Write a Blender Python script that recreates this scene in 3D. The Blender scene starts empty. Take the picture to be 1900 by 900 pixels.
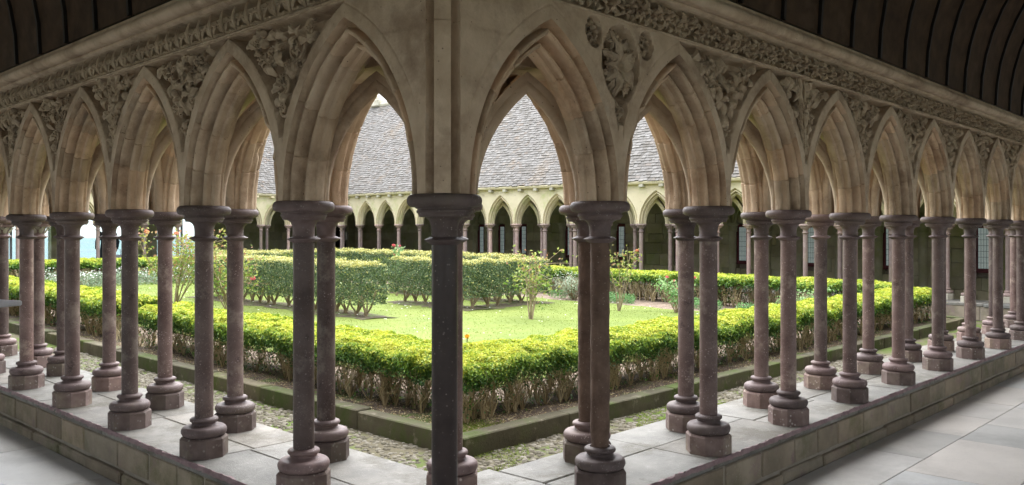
import bpy, math, random
import numpy as np
from mathutils import Vector, Matrix
R_ = math.radians
PI = math.pi
rng = np.random.default_rng(7)
random.seed(7)
scene = bpy.context.scene
COL = scene.collection

# ------------------------------------------------------------------ camera
CAM = np.array([-2.238, -2.494, 1.58])
cd = bpy.data.cameras.new("camera")
cam = bpy.data.objects.new("camera", cd)
COL.objects.link(cam)
cam.location = CAM
cam.rotation_euler = (R_(90), 0, -math.atan2(.725, .689))
cd.sensor_width = 36
cd.lens = 36 * 1571 / 1900
cd.shift_y = -16 / 1900
cd.clip_start = .05
cd.clip_end = 40000
scene.camera = cam

# ------------------------------------------------------------------ world, sun, exposure
SUN_EL, SUN_AZ = 58, 44       # azimuth: direction (x, y) the light comes from, degrees from +X
w = bpy.data.worlds.new("World"); scene.world = w; w.use_nodes = True
nt = w.node_tree
sky = nt.nodes.new('ShaderNodeTexSky'); sky.sky_type = 'NISHITA'; sky.sun_disc = False
sky.sun_elevation = R_(SUN_EL)
_sx, _sy = math.cos(R_(SUN_AZ)), math.sin(R_(SUN_AZ))
sky.sun_rotation = math.atan2(_sx, _sy)
sky.air_density = 1.0; sky.dust_density = 1.2; sky.ozone_density = 1.0
hs_ = nt.nodes.new('ShaderNodeHueSaturation'); hs_.inputs['Saturation'].default_value = .36
nt.links.new(sky.outputs[0], hs_.inputs['Color']); nt.links.new(hs_.outputs[0], nt.nodes['Background'].inputs[0])
nt.nodes['Background'].inputs[1].default_value = .14
sd = bpy.data.lights.new("sun", 'SUN'); sd.energy = 1.4; sd.angle = R_(140); sd.color = (1, .95, .87)
sun = bpy.data.objects.new("sun", sd); COL.objects.link(sun)
_d = Vector((-_sx * math.cos(R_(SUN_EL)), -_sy * math.cos(R_(SUN_EL)), -math.sin(R_(SUN_EL))))
sun.rotation_euler = _d.to_track_quat('-Z', 'Y').to_euler()
scene.view_settings.view_transform = 'Standard'
scene.view_settings.look = 'None'
scene.view_settings.gamma = 1
scene.view_settings.exposure = 2.72
scene.cycles.max_bounces = 8
scene.cycles.diffuse_bounces = 6
scene.cycles.caustics_reflective = False
scene.cycles.caustics_refractive = False
scene.cycles.use_denoising = True

# ------------------------------------------------------------------ materials
def lin(c):
    return tuple(((x / 255) / 12.92 if x / 255 <= .04045 else ((x / 255 + .055) / 1.055) ** 2.4) for x in c) + (1,)

def material(name, c1, c2, scale=6, rough=.85, bump=.3, bscale=60, bdist=.004, specks=None, patch=None, tint=None,
             transl=0, perobj=True, spec=.3, detail=6):
    """c1,c2 linear rgb mixed by noise; specks=(colour, scale, threshold); patch=(colour, scale, lo, hi);
    tint = list of (pos, colour) ramp over the face attribute 'tint'"""
    m = bpy.data.materials.new(name); m.use_nodes = True
    n = m.node_tree; N = n.nodes; L = n.links
    b = N['Principled BSDF']; b.inputs['Roughness'].default_value = rough
    b.inputs['Specular IOR Level'].default_value = spec
    tc = N.new('ShaderNodeTexCoord'); vec = tc.outputs['Object']
    if perobj:
        oi = N.new('ShaderNodeObjectInfo'); mu = N.new('ShaderNodeVectorMath'); mu.operation = 'MULTIPLY_ADD'
        mu.inputs[1].default_value = (1, 1, 1)
        sc_ = N.new('ShaderNodeVectorMath'); sc_.operation = 'SCALE'; sc_.inputs[3].default_value = 1
        cb = N.new('ShaderNodeCombineXYZ')
        m1 = N.new('ShaderNodeMath'); m1.operation = 'MULTIPLY'; m1.inputs[1].default_value = 57.3
        L.new(oi.outputs['Random'], m1.inputs[0])
        for k in range(3): L.new(m1.outputs[0], cb.inputs[k])
        L.new(vec, mu.inputs[0]); L.new(cb.outputs[0], mu.inputs[2]); vec = mu.outputs[0]
    def noise(s, det=detail, r=.6):
        t = N.new('ShaderNodeTexNoise'); t.inputs['Scale'].default_value = s
        t.inputs['Detail'].default_value = det; t.inputs['Roughness'].default_value = r
        L.new(vec, t.inputs['Vector']); return t.outputs['Fac']
    def ramp(src, stops):
        r = N.new('ShaderNodeValToRGB'); L.new(src, r.inputs[0]); e = r.color_ramp.elements
        while len(e) < len(stops): e.new(.5)
        for el, (p, c) in zip(e, stops): el.position = p; el.color = (*c[:3], 1)
        return r.outputs[0]
    def mix(fac, a, bb, mode='MIX'):
        x = N.new('ShaderNodeMix'); x.data_type = 'RGBA'; x.blend_type = mode
        if isinstance(fac, (int, float)): x.inputs[0].default_value = fac
        else: L.new(fac, x.inputs[0])
        for sock, v in ((x.inputs[6], a), (x.inputs[7], bb)):
            if isinstance(v, tuple): sock.default_value = (*v[:3], 1)
            else: L.new(v, sock)
        return x.outputs[2]
    if tint:
        at = N.new('ShaderNodeAttribute'); at.attribute_name = 'tint'
        col = ramp(at.outputs['Fac'], tint)
        col = mix(.35, col, ramp(noise(scale), [(.3, c1), (.7, c2)]), 'MULTIPLY') if c1 else col
    else:
        col = ramp(noise(scale), [(.32, c1), (.68, c2)])
    if patch:
        for (pc, ps, lo, hi) in (patch if isinstance(patch, list) else [patch]):
            col = mix(ramp(noise(ps, 8, .7), [(lo, (0, 0, 0)), (hi, (1, 1, 1))]), col, pc)
    if specks:
        for (scol, ssc, th) in specks:
            v = N.new('ShaderNodeTexVoronoi'); v.inputs['Scale'].default_value = ssc; L.new(vec, v.inputs['Vector'])
            v.inputs['Randomness'].default_value = 1
            f = ramp(v.outputs['Distance'], [(th * .55, (1, 1, 1)), (th, (0, 0, 0))])
            g = ramp(noise(ssc * .22, 3), [(.45, (0, 0, 0)), (.62, (1, 1, 1))])
            f2 = mix(1.0, f, g, 'MULTIPLY')
            col = mix(f2, col, scol)
    if name in VARY:
        at = N.new('ShaderNodeAttribute'); at.attribute_name = 'tint'
        col = mix(1.0, col, ramp(at.outputs['Fac'], [(0, (.78, .74, .70)), (.5, (.97, .97, .97)), (1, (1.14, 1.05, .98))]), 'MULTIPLY')
    if name in TONE:
        oi2 = N.new('ShaderNodeObjectInfo')
        col = mix(1.0, col, ramp(oi2.outputs['Random'], [(0, (.58, .56, .56)), (.35, (.85, .82, .80)), (.7, (1.05, .98, .97)), (1, (1.4, 1.25, 1.2))]), 'MULTIPLY')
    L.new(col, b.inputs['Base Color'])
    if bump:
        bp = N.new('ShaderNodeBump'); bp.inputs['Strength'].default_value = bump; bp.inputs['Distance'].default_value = bdist
        L.new(noise(bscale, 5, .65), bp.inputs['Height']); L.new(bp.outputs[0], b.inputs['Normal'])
    if transl:
        tr = N.new('ShaderNodeBsdfTranslucent'); L.new(col, tr.inputs[0])
        ms = N.new('ShaderNodeMixShader'); ms.inputs[0].default_value = transl
        L.new(b.outputs[0], ms.inputs[1]); L.new(tr.outputs[0], ms.inputs[2])
        L.new(ms.outputs[0], N['Material Output'].inputs[0])
    return m

M = {}
VARY = {'tan_limestone', 'cream_lichen_stone', 'grey_granite', 'olive_granite', 'grey_paving', 'green_stained_wall', 'mossy_kerb_stone'}
TONE = {'purple_stone', 'pink_column_stone', 'capital_stone', 'plinth_stone'}
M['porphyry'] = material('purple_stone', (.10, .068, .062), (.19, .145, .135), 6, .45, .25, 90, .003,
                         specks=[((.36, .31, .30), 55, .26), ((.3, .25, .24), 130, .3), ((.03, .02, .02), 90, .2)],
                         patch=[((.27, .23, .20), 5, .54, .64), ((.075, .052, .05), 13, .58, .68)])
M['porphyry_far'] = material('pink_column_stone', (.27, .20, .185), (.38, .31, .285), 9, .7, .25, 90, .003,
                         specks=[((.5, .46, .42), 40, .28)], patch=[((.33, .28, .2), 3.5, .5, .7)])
M['porphyry_rough'] = material('weathered_brown_stone', (.095, .06, .045), (.18, .12, .09), 12, .85, .8, 45, .008,
                         specks=[((.3, .26, .22), 60, .2)])
M['capital'] = material('capital_stone', (.10, .074, .072), (.19, .15, .148), 12, .6, .35, 70, .003,
                        specks=[((.35, .32, .31), 70, .25)], patch=[((.17, .14, .12), 5, .5, .7)])
M['plinth'] = material('plinth_stone', (.13, .095, .085), (.24, .19, .175), 9, .8, .4, 80, .003,
                       specks=[((.42, .40, .37), 38, .3)], patch=[((.25, .22, .17), 5, .5, .68)])
M['limestone'] = material('tan_limestone', (.45, .34, .24), (.65, .52, .39), 7, .85, .6, 38, .006,
                          patch=[((.29, .205, .145), 2.3, .5, .68), ((.5, .42, .33), 7, .6, .75)],
                          specks=[((.12, .09, .07), 30, .12)])
M['carved'] = material('carved_limestone', (.38, .29, .205), (.55, .445, .33), 8, .9, .5, 70, .004,
                       patch=[((.2, .15, .11), 5, .5, .7)])
M['far_stone'] = material('cream_lichen_stone', (.55, .48, .32), (.66, .59, .42), 1.6, .9, .3, 40, .004,
                          patch=[((.38, .42, .16), 1.3, .54, .74), ((.30, .24, .17), 5, .6, .74)])
M['granite'] = material('grey_granite', (.14, .14, .13), (.23, .23, .21), 5, .7, .7, 70, .006,
                        patch=[((.10, .095, .072), 2.1, .5, .62), ((.29, .29, .27), 8, .58, .72)],
                        specks=[((.12, .12, .11), 160, .25), ((.5, .5, .47), 130, .22)], spec=.4)
M['lip'] = material('purple_chipped_stone', (.20, .13, .14), (.32, .24, .24), 14, .85, .8, 60, .008)
M['block'] = material('olive_granite', (.21, .18, .135), (.34, .295, .225), 4, .9, .6, 60, .006,
                      patch=[((.14, .14, .075), 2.4, .5, .7), ((.24, .18, .17), 6, .55, .7)],
                      specks=[((.36, .35, .31), 80, .22)])
M['mortar'] = material('mortar', (.24, .21, .17), (.33, .30, .25), 9, .95, .5, 60, .004)
M['floor'] = material('grey_paving', (.43, .44, .435), (.54, .55, .54), 1.7, .55, .25, 90, .003,
                      patch=[((.34, .35, .345), .9, .5, .7)], specks=[((.2, .2, .2), 120, .25)], spec=.5, perobj=False)
M['kerb'] = material('mossy_kerb_stone', (.075, .07, .045), (.15, .14, .10), 4, .95, .6, 50, .006,
                     patch=[((.07, .10, .025), 2.0, .46, .62), ((.27, .25, .2), 9, .58, .7)], perobj=False)
M['cobble'] = material('cobble_stone', (.16, .14, .10), (.30, .27, .21), 5, .9, .4, 60, .004,
                       tint=[(0, (.13, .12, .085)), (.5, (.24, .22, .17)), (1, (.36, .34, .29))], perobj=False)
M['gutter'] = material('mossy_mortar', (.10, .09, .06), (.16, .14, .09), 5, .95, .6, 60, .006,
                       patch=[((.085, .13, .02), 1.6, .44, .58)], perobj=False)
M['moss'] = material('moss', (.07, .12, .015), (.14, .2, .03), 20, .95, .8, 150, .01, perobj=False)
M['soil'] = material('brown_soil', (.14, .105, .075), (.27, .21, .16), 7, .95, .9, 40, .02,
                     patch=[((.25, .19, .14), 4, .55, .7)], perobj=False)
M['strip'] = material('damp_brown_soil', (.055, .042, .03), (.14, .105, .078), 9, .95, .9, 45, .02, patch=[((.08, .12, .03), 3, .54, .64), ((.2, .155, .115), 11, .58, .7)], perobj=False)
M['bed'] = material('dark_bed_soil', (.06, .048, .03), (.13, .105, .07), 9, .95, .9, 60, .02, patch=[((.12, .17, .05), 6, .5, .62)], perobj=False)
M['lawn'] = material('lawn_grass', (.12, .165, .03), (.16, .21, .04), 1.2, .9, .6, 60, .02,
                     patch=[((.185, .225, .05), .7, .45, .7)], perobj=False)
M['blade'] = material('grass_blades', None, None, tint=[(0, (.15, .205, .035)), (.6, (.185, .245, .045)), (1, (.23, .28, .06))],
                      transl=.3, bump=0, perobj=False)
M['roof'] = material('grey_roof_slates', (.8, .8, .8), (1, 1, 1), 3, .75, .4, 60, .005,
                     tint=[(0, (.125, .114, .10)), (.5, (.165, .156, .145)), (.9, (.20, .19, .178)), (.95, (.16, .13, .105)), (1, (.22, .212, .202))],
                     patch=[((.20, .155, .11), 1.1, .54, .78)], perobj=False)
M['ridge'] = material('ridge_stone', (.32, .29, .22), (.48, .46, .38), 3, .9, .5, 40, .006)
M['gallery_wall'] = material('green_stained_wall', (.27, .26, .17), (.42, .40, .29), 2.2, .9, .5, 40, .006,
                      patch=[((.24, .27, .11), .9, .45, .65), ((.30, .29, .25), 7, .57, .7)], perobj=False)
M['wood'] = material('dark_wood', (.045, .028, .017), (.085, .052, .032), 8, .9, .4, 40, .004,
                     patch=[((.09, .06, .042), 4, .58, .72)], perobj=False)
M['batten'] = material('black_wood', (.008, .006, .005), (.016, .012, .01), 8, .6, .3, 40, .004, perobj=False)
M['redframe'] = material('oxblood_frame', (.07, .012, .018), (.11, .02, .028), 8, .6, .2, 40, .002)
M['glass'] = material('glowing_leaded_glass', (.30, .38, .37), (.42, .48, .46), 30, .25, .2, 30, .004, spec=.6)
_b = M['glass'].node_tree.nodes['Principled BSDF']; _b.inputs['Emission Color'].default_value = (.70, .84, .82, 1); _b.inputs['Emission Strength'].default_value = .03  # weak emission stands in for daylight behind the panes
M['lead'] = material('lead_came', (.03, .04, .04), (.05, .06, .06), 8, .5, 0)
M['twig'] = material('hedge_twigs', None, None, tint=[(0, (.20, .15, .08)), (.6, (.42, .34, .19)), (1, (.58, .50, .32))], bump=0, rough=.9, perobj=False)
M['bark'] = material('pale_bark', (.22, .17, .10), (.36, .29, .2), 20, .9, .5, 60, .004, perobj=False)
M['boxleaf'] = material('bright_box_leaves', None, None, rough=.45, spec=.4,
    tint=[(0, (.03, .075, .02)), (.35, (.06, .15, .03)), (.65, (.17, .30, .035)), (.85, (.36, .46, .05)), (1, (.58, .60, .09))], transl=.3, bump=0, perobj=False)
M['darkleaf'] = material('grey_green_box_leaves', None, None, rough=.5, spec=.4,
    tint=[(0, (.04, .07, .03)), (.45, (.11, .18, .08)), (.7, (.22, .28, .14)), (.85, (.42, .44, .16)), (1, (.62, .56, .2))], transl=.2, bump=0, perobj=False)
M['roseleaf'] = material('rose_leaves', None, None, rough=.5,
    tint=[(0, (.05, .12, .02)), (.5, (.16, .26, .05)), (.8, (.38, .42, .10)), (1, (.38, .2, .12))], transl=.3, bump=0, perobj=False)
M['paleleaf'] = material('pale_green_leaves', None, None, rough=.5,
    tint=[(0, (.08, .2, .06)), (.6, (.2, .38, .14)), (1, (.42, .58, .28))], transl=.3, bump=0, perobj=False)
M['silver'] = material('silver_leaves', None, None, rough=.7,
    tint=[(0, (.16, .24, .15)), (.6, (.34, .42, .3)), (1, (.52, .58, .46))], transl=.2, bump=0, perobj=False)
M['pink'] = material('pink_petals', (.6, .10, .13), (.75, .25, .22), 9, .6, 0, transl=.2)
M['orange'] = material('orange_petals', (.85, .38, .01), (.9, .55, .03), 9, .6, 0, transl=.2)
M['peach'] = material('peach_petals', (.75, .3, .16), (.8, .45, .3), 9, .6, 0, transl=.2)
M['white'] = material('white_petals', (.75, .75, .72), (.82, .82, .8), 9, .6, 0, perobj=False)
M['sea'] = material('sea_water', (.32, .38, .38), (.42, .47, .44), .0012, .95, 0, spec=.05, perobj=False, patch=[((.30, .42, .36), .0006, .45, .62)])
M['ground'] = material('bare_ground', (.15, .13, .1), (.25, .22, .17), 2, .95, .4, 20, .01, perobj=False)
_m = bpy.data.materials.new('sky_dimming_glass'); _m.use_nodes = True; _n = _m.node_tree
_t = _n.nodes.new('ShaderNodeBsdfTransparent'); _t.inputs[0].default_value = (.56, .62, .65, 1)  # grey tint added to dim the overbright sky and sea beyond
_g = _n.nodes.new('ShaderNodeBsdfGlossy'); _g.inputs['Roughness'].default_value = .05
_x = _n.nodes.new('ShaderNodeMixShader'); _x.inputs[0].default_value = .04
_n.links.new(_t.outputs[0], _x.inputs[1]); _n.links.new(_g.outputs[0], _x.inputs[2]); _n.links.new(_x.outputs[0], _n.nodes['Material Output'].inputs[0]); M['tinted'] = _m
M['coat'] = material('dark_teal_coat', (.012, .02, .03), (.02, .035, .04), 20, .8, .3, 90, .003)
M['skin'] = material('skin', (.5, .3, .22), (.55, .34, .26), 20, .6, 0)
M['hair'] = material('brown_hair', (.04, .025, .015), (.07, .04, .025), 40, .7, .5, 90, .003)
M['grey_cloth'] = material('grey_bag_cloth', (.3, .31, .33), (.4, .41, .43), 20, .8, .3, 90, .003)
M['greymetal'] = material('grey_metal_panel', (.33, .34, .37), (.42, .43, .46), 12, .45, .1, 90, .002)
M['dark'] = material('dark_door_wood', (.012, .01, .01), (.03, .025, .02), 6, .7, .4, 30, .004)

# ------------------------------------------------------------------ mesh helpers
class MB:
    def __init__(s): s.V = []; s.F = []; s.T = []; s.n = 0
    def add(s, V, F, tint=None):
        V = np.asarray(V, float).reshape(-1, 3); F = np.asarray(F, int)
        if len(F) == 0: return
        s.V.append(V); s.F.append(F + s.n); s.n += len(V)
        s.T.append(np.full(len(F), .5) if tint is None else np.broadcast_to(np.asarray(tint, float), (len(F),)))
    def mesh(s, name, mat, smooth=True, sharp=35):
        V = np.concatenate(s.V); me = bpy.data.meshes.new(name)
        loops = np.concatenate([f.ravel() for f in s.F]); sizes = np.concatenate([np.full(len(f), f.shape[1]) for f in s.F])
        starts = np.concatenate([[0], np.cumsum(sizes)[:-1]])
        me.vertices.add(len(V)); me.vertices.foreach_set('co', V.ravel().astype(np.float32))
        me.loops.add(len(loops)); me.loops.foreach_set('vertex_index', loops.astype(np.int32))
        me.polygons.add(len(sizes)); me.polygons.foreach_set('loop_start', starts.astype(np.int32))
        me.polygons.foreach_set('loop_total', sizes.astype(np.int32))
        me.polygons.foreach_set('use_smooth', np.full(len(sizes), smooth))
        me.update(calc_edges=True); me.validate()
        T = np.concatenate(s.T)
        if len(T) == len(me.polygons):
            a = me.attributes.new('tint', 'FLOAT', 'FACE'); a.data.foreach_set('value', T.astype(np.float32))
        if smooth and sharp: me.set_sharp_from_angle(angle=R_(sharp))
        for mm in (mat if isinstance(mat, (list, tuple)) else [mat]): me.materials.append(mm)
        return me
    def build(s, name, mat, parent=None, smooth=True, sharp=35):
        return link(name, s.mesh(name, mat, smooth, sharp), parent)

def link(name, data, parent=None, loc=None, rz=0):
    o = bpy.data.objects.new(name, data); COL.objects.link(o)
    if parent: o.parent = parent
    if loc is not None: o.location = loc
    o.rotation_euler = (0, 0, rz)
    return o
def tag(o, label=None, cat=None, group=None, kind=None):
    if label: o['label'] = label
    if cat: o['category'] = cat
    if group: o['group'] = group
    if kind: o['kind'] = kind
    elif cat: o['kind'] = 'thing'
    return o
def empty(name, loc=(0, 0, 0), label=None, cat=None, group=None, rz=0):
    o = bpy.data.objects.new(name, None); COL.objects.link(o); o.location = loc; o.rotation_euler = (0, 0, rz)
    o.empty_display_size = .1
    return tag(o, label, cat, group)
def copy_tree(o, parent=None):
    c = o.copy(); COL.objects.link(c)
    if parent: c.parent = parent
    for ch in list(o.children): copy_tree(ch, c)
    return c

def gridfaces(n, m, closed=False):
    """quads for an n x m vertex grid (index i*m+j); closed wraps j"""
    i, j = np.meshgrid(np.arange(n - 1), np.arange(m if closed else m - 1), indexing='ij')
    j2 = (j + 1) % m
    return np.stack([i * m + j, i * m + j2, (i + 1) * m + j2, (i + 1) * m + j], -1).reshape(-1, 4)
def lathe(mb, prof, seg=28, cx=0, cy=0, z0=0, oct_=False, tint=None):
    prof = np.array(prof, float)
    a = np.arange(seg) * 2 * PI / seg + (PI / seg if oct_ else 0)
    V = np.stack([prof[:, None, 0] * np.cos(a) + cx, prof[:, None, 0] * np.sin(a) + cy, np.repeat(prof[:, 1:2] + z0, seg, 1)], -1)
    mb.add(V, gridfaces(len(prof), seg, True), tint)
def cap_disc(mb, r, z, seg=28, oct_=False, cx=0, cy=0):
    a = np.arange(seg) * 2 * PI / seg + (PI / seg if oct_ else 0)
    V = np.stack([r * np.cos(a) + cx, r * np.sin(a) + cy, np.full(seg, z)], -1)
    mb.add(V, [list(range(seg))])
_BF = np.array([[0, 3, 2, 1], [4, 5, 6, 7], [0, 1, 5, 4], [1, 2, 6, 5], [2, 3, 7, 6], [3, 0, 4, 7]])
def box(mb, x0, x1, y0, y1, z0, z1, tint=None):
    mb.add([(x0, y0, z0), (x1, y0, z0), (x1, y1, z0), (x0, y1, z0), (x0, y0, z1), (x1, y0, z1), (x1, y1, z1), (x0, y1, z1)], _BF, tint)
def rbox(mb, x0, x1, y0, y1, z0, z1, c=.006, jit=0.0, tint=None):
    """chamfered block"""
    if tint is None: tint = rng.uniform(0, 1)
    V = []; cx, cy, cz = (x0 + x1) / 2, (y0 + y1) / 2, (z0 + z1) / 2
    idx = {}
    for sx in (0, 1):
        for sy in (0, 1):
            for sz in (0, 1):
                X = (x0, x1)[sx]; Y = (y0, y1)[sy]; Z = (z0, z1)[sz]
                ix = c if sx == 0 else -c; iy = c if sy == 0 else -c; iz = c if sz == 0 else -c
                j = rng.normal(0, jit, 3) if jit else np.zeros(3)
                idx[sx, sy, sz] = len(V)
                V += [(X + j[0], Y + iy + j[1], Z + iz + j[2]), (X + ix + j[0], Y + j[1], Z + iz + j[2]), (X + ix + j[0], Y + iy + j[1], Z + j[2])]
    I = lambda a, b, c_, k: idx[a, b, c_] + k
    Q = [[I(0,0,0,0),I(0,0,1,0),I(0,1,1,0),I(0,1,0,0)], [I(1,0,0,0),I(1,1,0,0),I(1,1,1,0),I(1,0,1,0)],
         [I(0,0,0,1),I(1,0,0,1),I(1,0,1,1),I(0,0,1,1)], [I(0,1,0,1),I(0,1,1,1),I(1,1,1,1),I(1,1,0,1)],
         [I(0,0,0,2),I(0,1,0,2),I(1,1,0,2),I(1,0,0,2)], [I(0,0,1,2),I(1,0,1,2),I(1,1,1,2),I(0,1,1,2)]]
    for a in (0, 1):
        for b in (0, 1):
            Q += [[I(0,a,b,1),I(1,a,b,1),I(1,a,b,2),I(0,a,b,2)] if (a + b) % 2 == 1 else [I(0,a,b,2),I(1,a,b,2),I(1,a,b,1),I(0,a,b,1)]]
            Q += [[I(a,0,b,0),I(a,1,b,0),I(a,1,b,2),I(a,0,b,2)] if (a + b) % 2 == 0 else [I(a,0,b,2),I(a,1,b,2),I(a,1,b,0),I(a,0,b,0)]]
            Q += [[I(a,b,0,0),I(a,b,1,0),I(a,b,1,1),I(a,b,0,1)] if (a + b) % 2 == 1 else [I(a,b,0,1),I(a,b,1,1),I(a,b,1,0),I(a,b,0,0)]]
    T = []
    for a in (0, 1):
        for b in (0, 1):
            for c_ in (0, 1):
                t = [I(a,b,c_,0), I(a,b,c_,1), I(a,b,c_,2)]
                T.append(t if (a + b + c_) % 2 == 0 else t[::-1])
    n0 = mb.n; mb.add(V, Q, tint); f = np.array(T) + n0
    mb.F.append(f); mb.T.append(np.full(len(f), .5 if tint is None else tint))
def tube(mb, pts, rad, seg=6, tint=None, cap=False):
    pts = np.array(pts, float); n = len(pts); rad = np.broadcast_to(rad, (n,))
    d = np.gradient(pts, axis=0); d /= np.linalg.norm(d, axis=1)[:, None] + 1e-9
    ref = np.array([0, 0, 1.]) if abs(d[0, 2]) < .9 else np.array([1., 0, 0])
    a = np.cross(d, ref); a /= np.linalg.norm(a, axis=1)[:, None] + 1e-9; b = np.cross(d, a)
    t = np.arange(seg) * 2 * PI / seg
    V = pts[:, None] + rad[:, None, None] * (np.cos(t)[None, :, None] * a[:, None] + np.sin(t)[None, :, None] * b[:, None])
    mb.add(V, gridfaces(n, seg, True), tint)
    if cap: mb.add(V[-1], [list(range(seg))], tint)
def ball(mb, c, r, seg=10, rings=7, tint=None, sq=(1, 1, 1)):
    th = np.linspace(0, PI, rings); a = np.arange(seg) * 2 * PI / seg
    V = np.stack([np.sin(th)[:, None] * np.cos(a) * r * sq[0] + c[0], np.sin(th)[:, None] * np.sin(a) * r * sq[1] + c[1],
                  np.repeat(np.cos(th)[:, None], seg, 1) * r * sq[2] + c[2]], -1)
    mb.add(V, gridfaces(rings, seg, True), tint)

ORD = 'zeroth first second third fourth fifth sixth seventh eighth ninth tenth eleventh twelfth thirteenth fourteenth fifteenth sixteenth seventeenth eighteenth nineteenth twentieth twenty-first twenty-second twenty-third'.split()
def zoff(v): return float(min(.14, max(0, .009 * v)))
def zoffa(v): return np.clip(.009 * v, 0, .14)
SILL = .35; CAPT = SILL + 1.385; FLOOR = .06
LU, LV = 14.26, 22.0          # garden-side row of the two far arcades

# ================================================================== the setting
def sheet(name, x0, x1, y0, y1, zf, mat, nx=2, ny=2, label=None, kind='structure'):
    xs = np.linspace(x0, x1, nx); ys = np.linspace(y0, y1, ny)
    X, Y = np.meshgrid(xs, ys, indexing='ij')
    Z = zf(X, Y) if callable(zf) else np.full_like(X, zf)
    mb = MB(); mb.add(np.stack([X, Y, Z], -1), gridfaces(nx, ny)[:, ::-1])
    return tag(mb.build(name, mat, sharp=0), label, kind=kind)
# sea far below the rock
mb = MB(); a = np.arange(96) * 2 * PI / 96
mb.add(np.concatenate([[(0, 0, -80)], np.stack([18500 * np.cos(a), 18500 * np.sin(a), np.full(96, -80.)], -1)]), [[0, i + 1, (i + 1) % 96 + 1] for i in range(96)])
tag(mb.build('sea', M['sea'], smooth=False), kind='structure')
mb = MB(); box(mb, -14, 19.2, -14, 26.4, -30, -.02)
tag(mb.build('terrace_ground', M['ground'], smooth=False), kind='structure')
# gallery floors : paving slabs in one sheet of separate flags
def paving(name, x0, x1, y0, y1, zf, along):
    mb = MB()
    box(mb, x0, x1, y0, y1, -.02, 0.045)
    y = y0 if along == 'x' else x0; yend = y1 if along == 'x' else x1; r = 0
    while y < yend - .02:
        wd = min(random.uniform(.5, .72), yend - y); x = (x0 if along == 'x' else y0) - random.uniform(0, .6); xe = x1 if along == 'x' else y1
        while x < xe:
            ln = random.uniform(.6, 1.15); a0 = max(x, x0 if along == 'x' else y0); a1 = min(x + ln, xe)
            if a1 - a0 > .05:
                h = zf + random.uniform(-.0015, .0015); g = .002
                if along == 'x': rbox(mb, a0 + g, a1 - g, y + g, y + wd - g, .04, h, .003)
                else: rbox(mb, y + g, y + wd - g, a0 + g, a1 - g, .04, h, .003)
            x += ln
        y += wd
    return tag(mb.build(name, M['floor'], smooth=False), kind='structure')
paving('gallery_floor', -4.3, 18.6, -4.3, -.15, FLOOR, 'x')
paving('gallery_floor', -4.3, -.15, -.15, 22.5, FLOOR, 'y')
sheet('far_gallery_floor', LU + .6, 18.7, -.1, 26, lambda X, Y: .06 + zoffa(Y), M['floor'], 2, 30)
sheet('far_gallery_floor', -.1, LU + .6, LV + .6, 26, lambda X, Y: .06 + zoffa(Y) + .004, M['floor'], 2, 4)
# gutter round the garden
sheet('gutter', .5, LU - .5, .5, LV - .5, lambda X, Y: .07 + zoffa(Y) + .004 * np.sin(X * 3) * np.sin(Y * 2.3), M['gutter'], 60, 80)
KI = 1.60; KU1, KV1 = LU - KI, LV - KI
def soilh(X, Y):
    n = .012 * np.sin(X * 3.1 + 1) * np.cos(Y * 2.7) + .006 * np.sin(X * 9 + Y * 7)
    return .185 + zoffa(Y) + n
sheet('soil', KI + .1, KU1 - .1, KI + .1, KV1 - .1, soilh, M['soil'], 120, 190)
HB = 1.90; HW = .60      # rim hedge front face and width
lu0, lu1, lv0, lv1 = HB + HW + .3, LU - HB - HW + .05 - 1.2, HB + HW + .3, LV - HB - HW - .3
sheet('lawn', lu0, lu1, lv0, lv1, lambda X, Y: soilh(X, Y) + .012, M['lawn'], 90, 150)
def lawnz(x, y): return soilh(x, y) + .012

# ================================================================== kerb
def kerb(p0, p1, horiz, label):
    mb = MB(); L_ = p1[0] - p0[0] if horiz else p1[1] - p0[1]; s = 0
    while s < L_ - .05:
        ln = min(random.uniform(.8, 1.5), L_ - s); g = .002
        if horiz: z = .21 + zoff(p0[1]); rbox(mb, p0[0] + s + g, p0[0] + s + ln - g, p0[1], p0[1] + .14, .0, z + random.uniform(-.004, .004), .008, .002)
        else:
            z = .21 + zoff(p0[1] + s + ln / 2); rbox(mb, p0[0], p0[0] + .14, p0[1] + s + g, p0[1] + s + ln - g, .0, z + random.uniform(-.004, .004), .008, .002)
        s += ln
    return tag(mb.build('garden_kerb', M['kerb']), label, 'kerb', 'stone kerbs round the garden')
kerb((KI, KI), (KU1, KI), True, 'mossy stone kerb running right from the near garden corner')
kerb((KI, KI + .142), (KI, KV1), False, 'mossy stone kerb running left from the near garden corner')
kerb((KU1, KI), (KU1, KV1), False, 'low stone kerb below the slate-roofed far arcade')
kerb((KI, KV1), (KU1 - .003, KV1), True, 'low stone kerb beneath the white flowers by the sea-side arcade')
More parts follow.
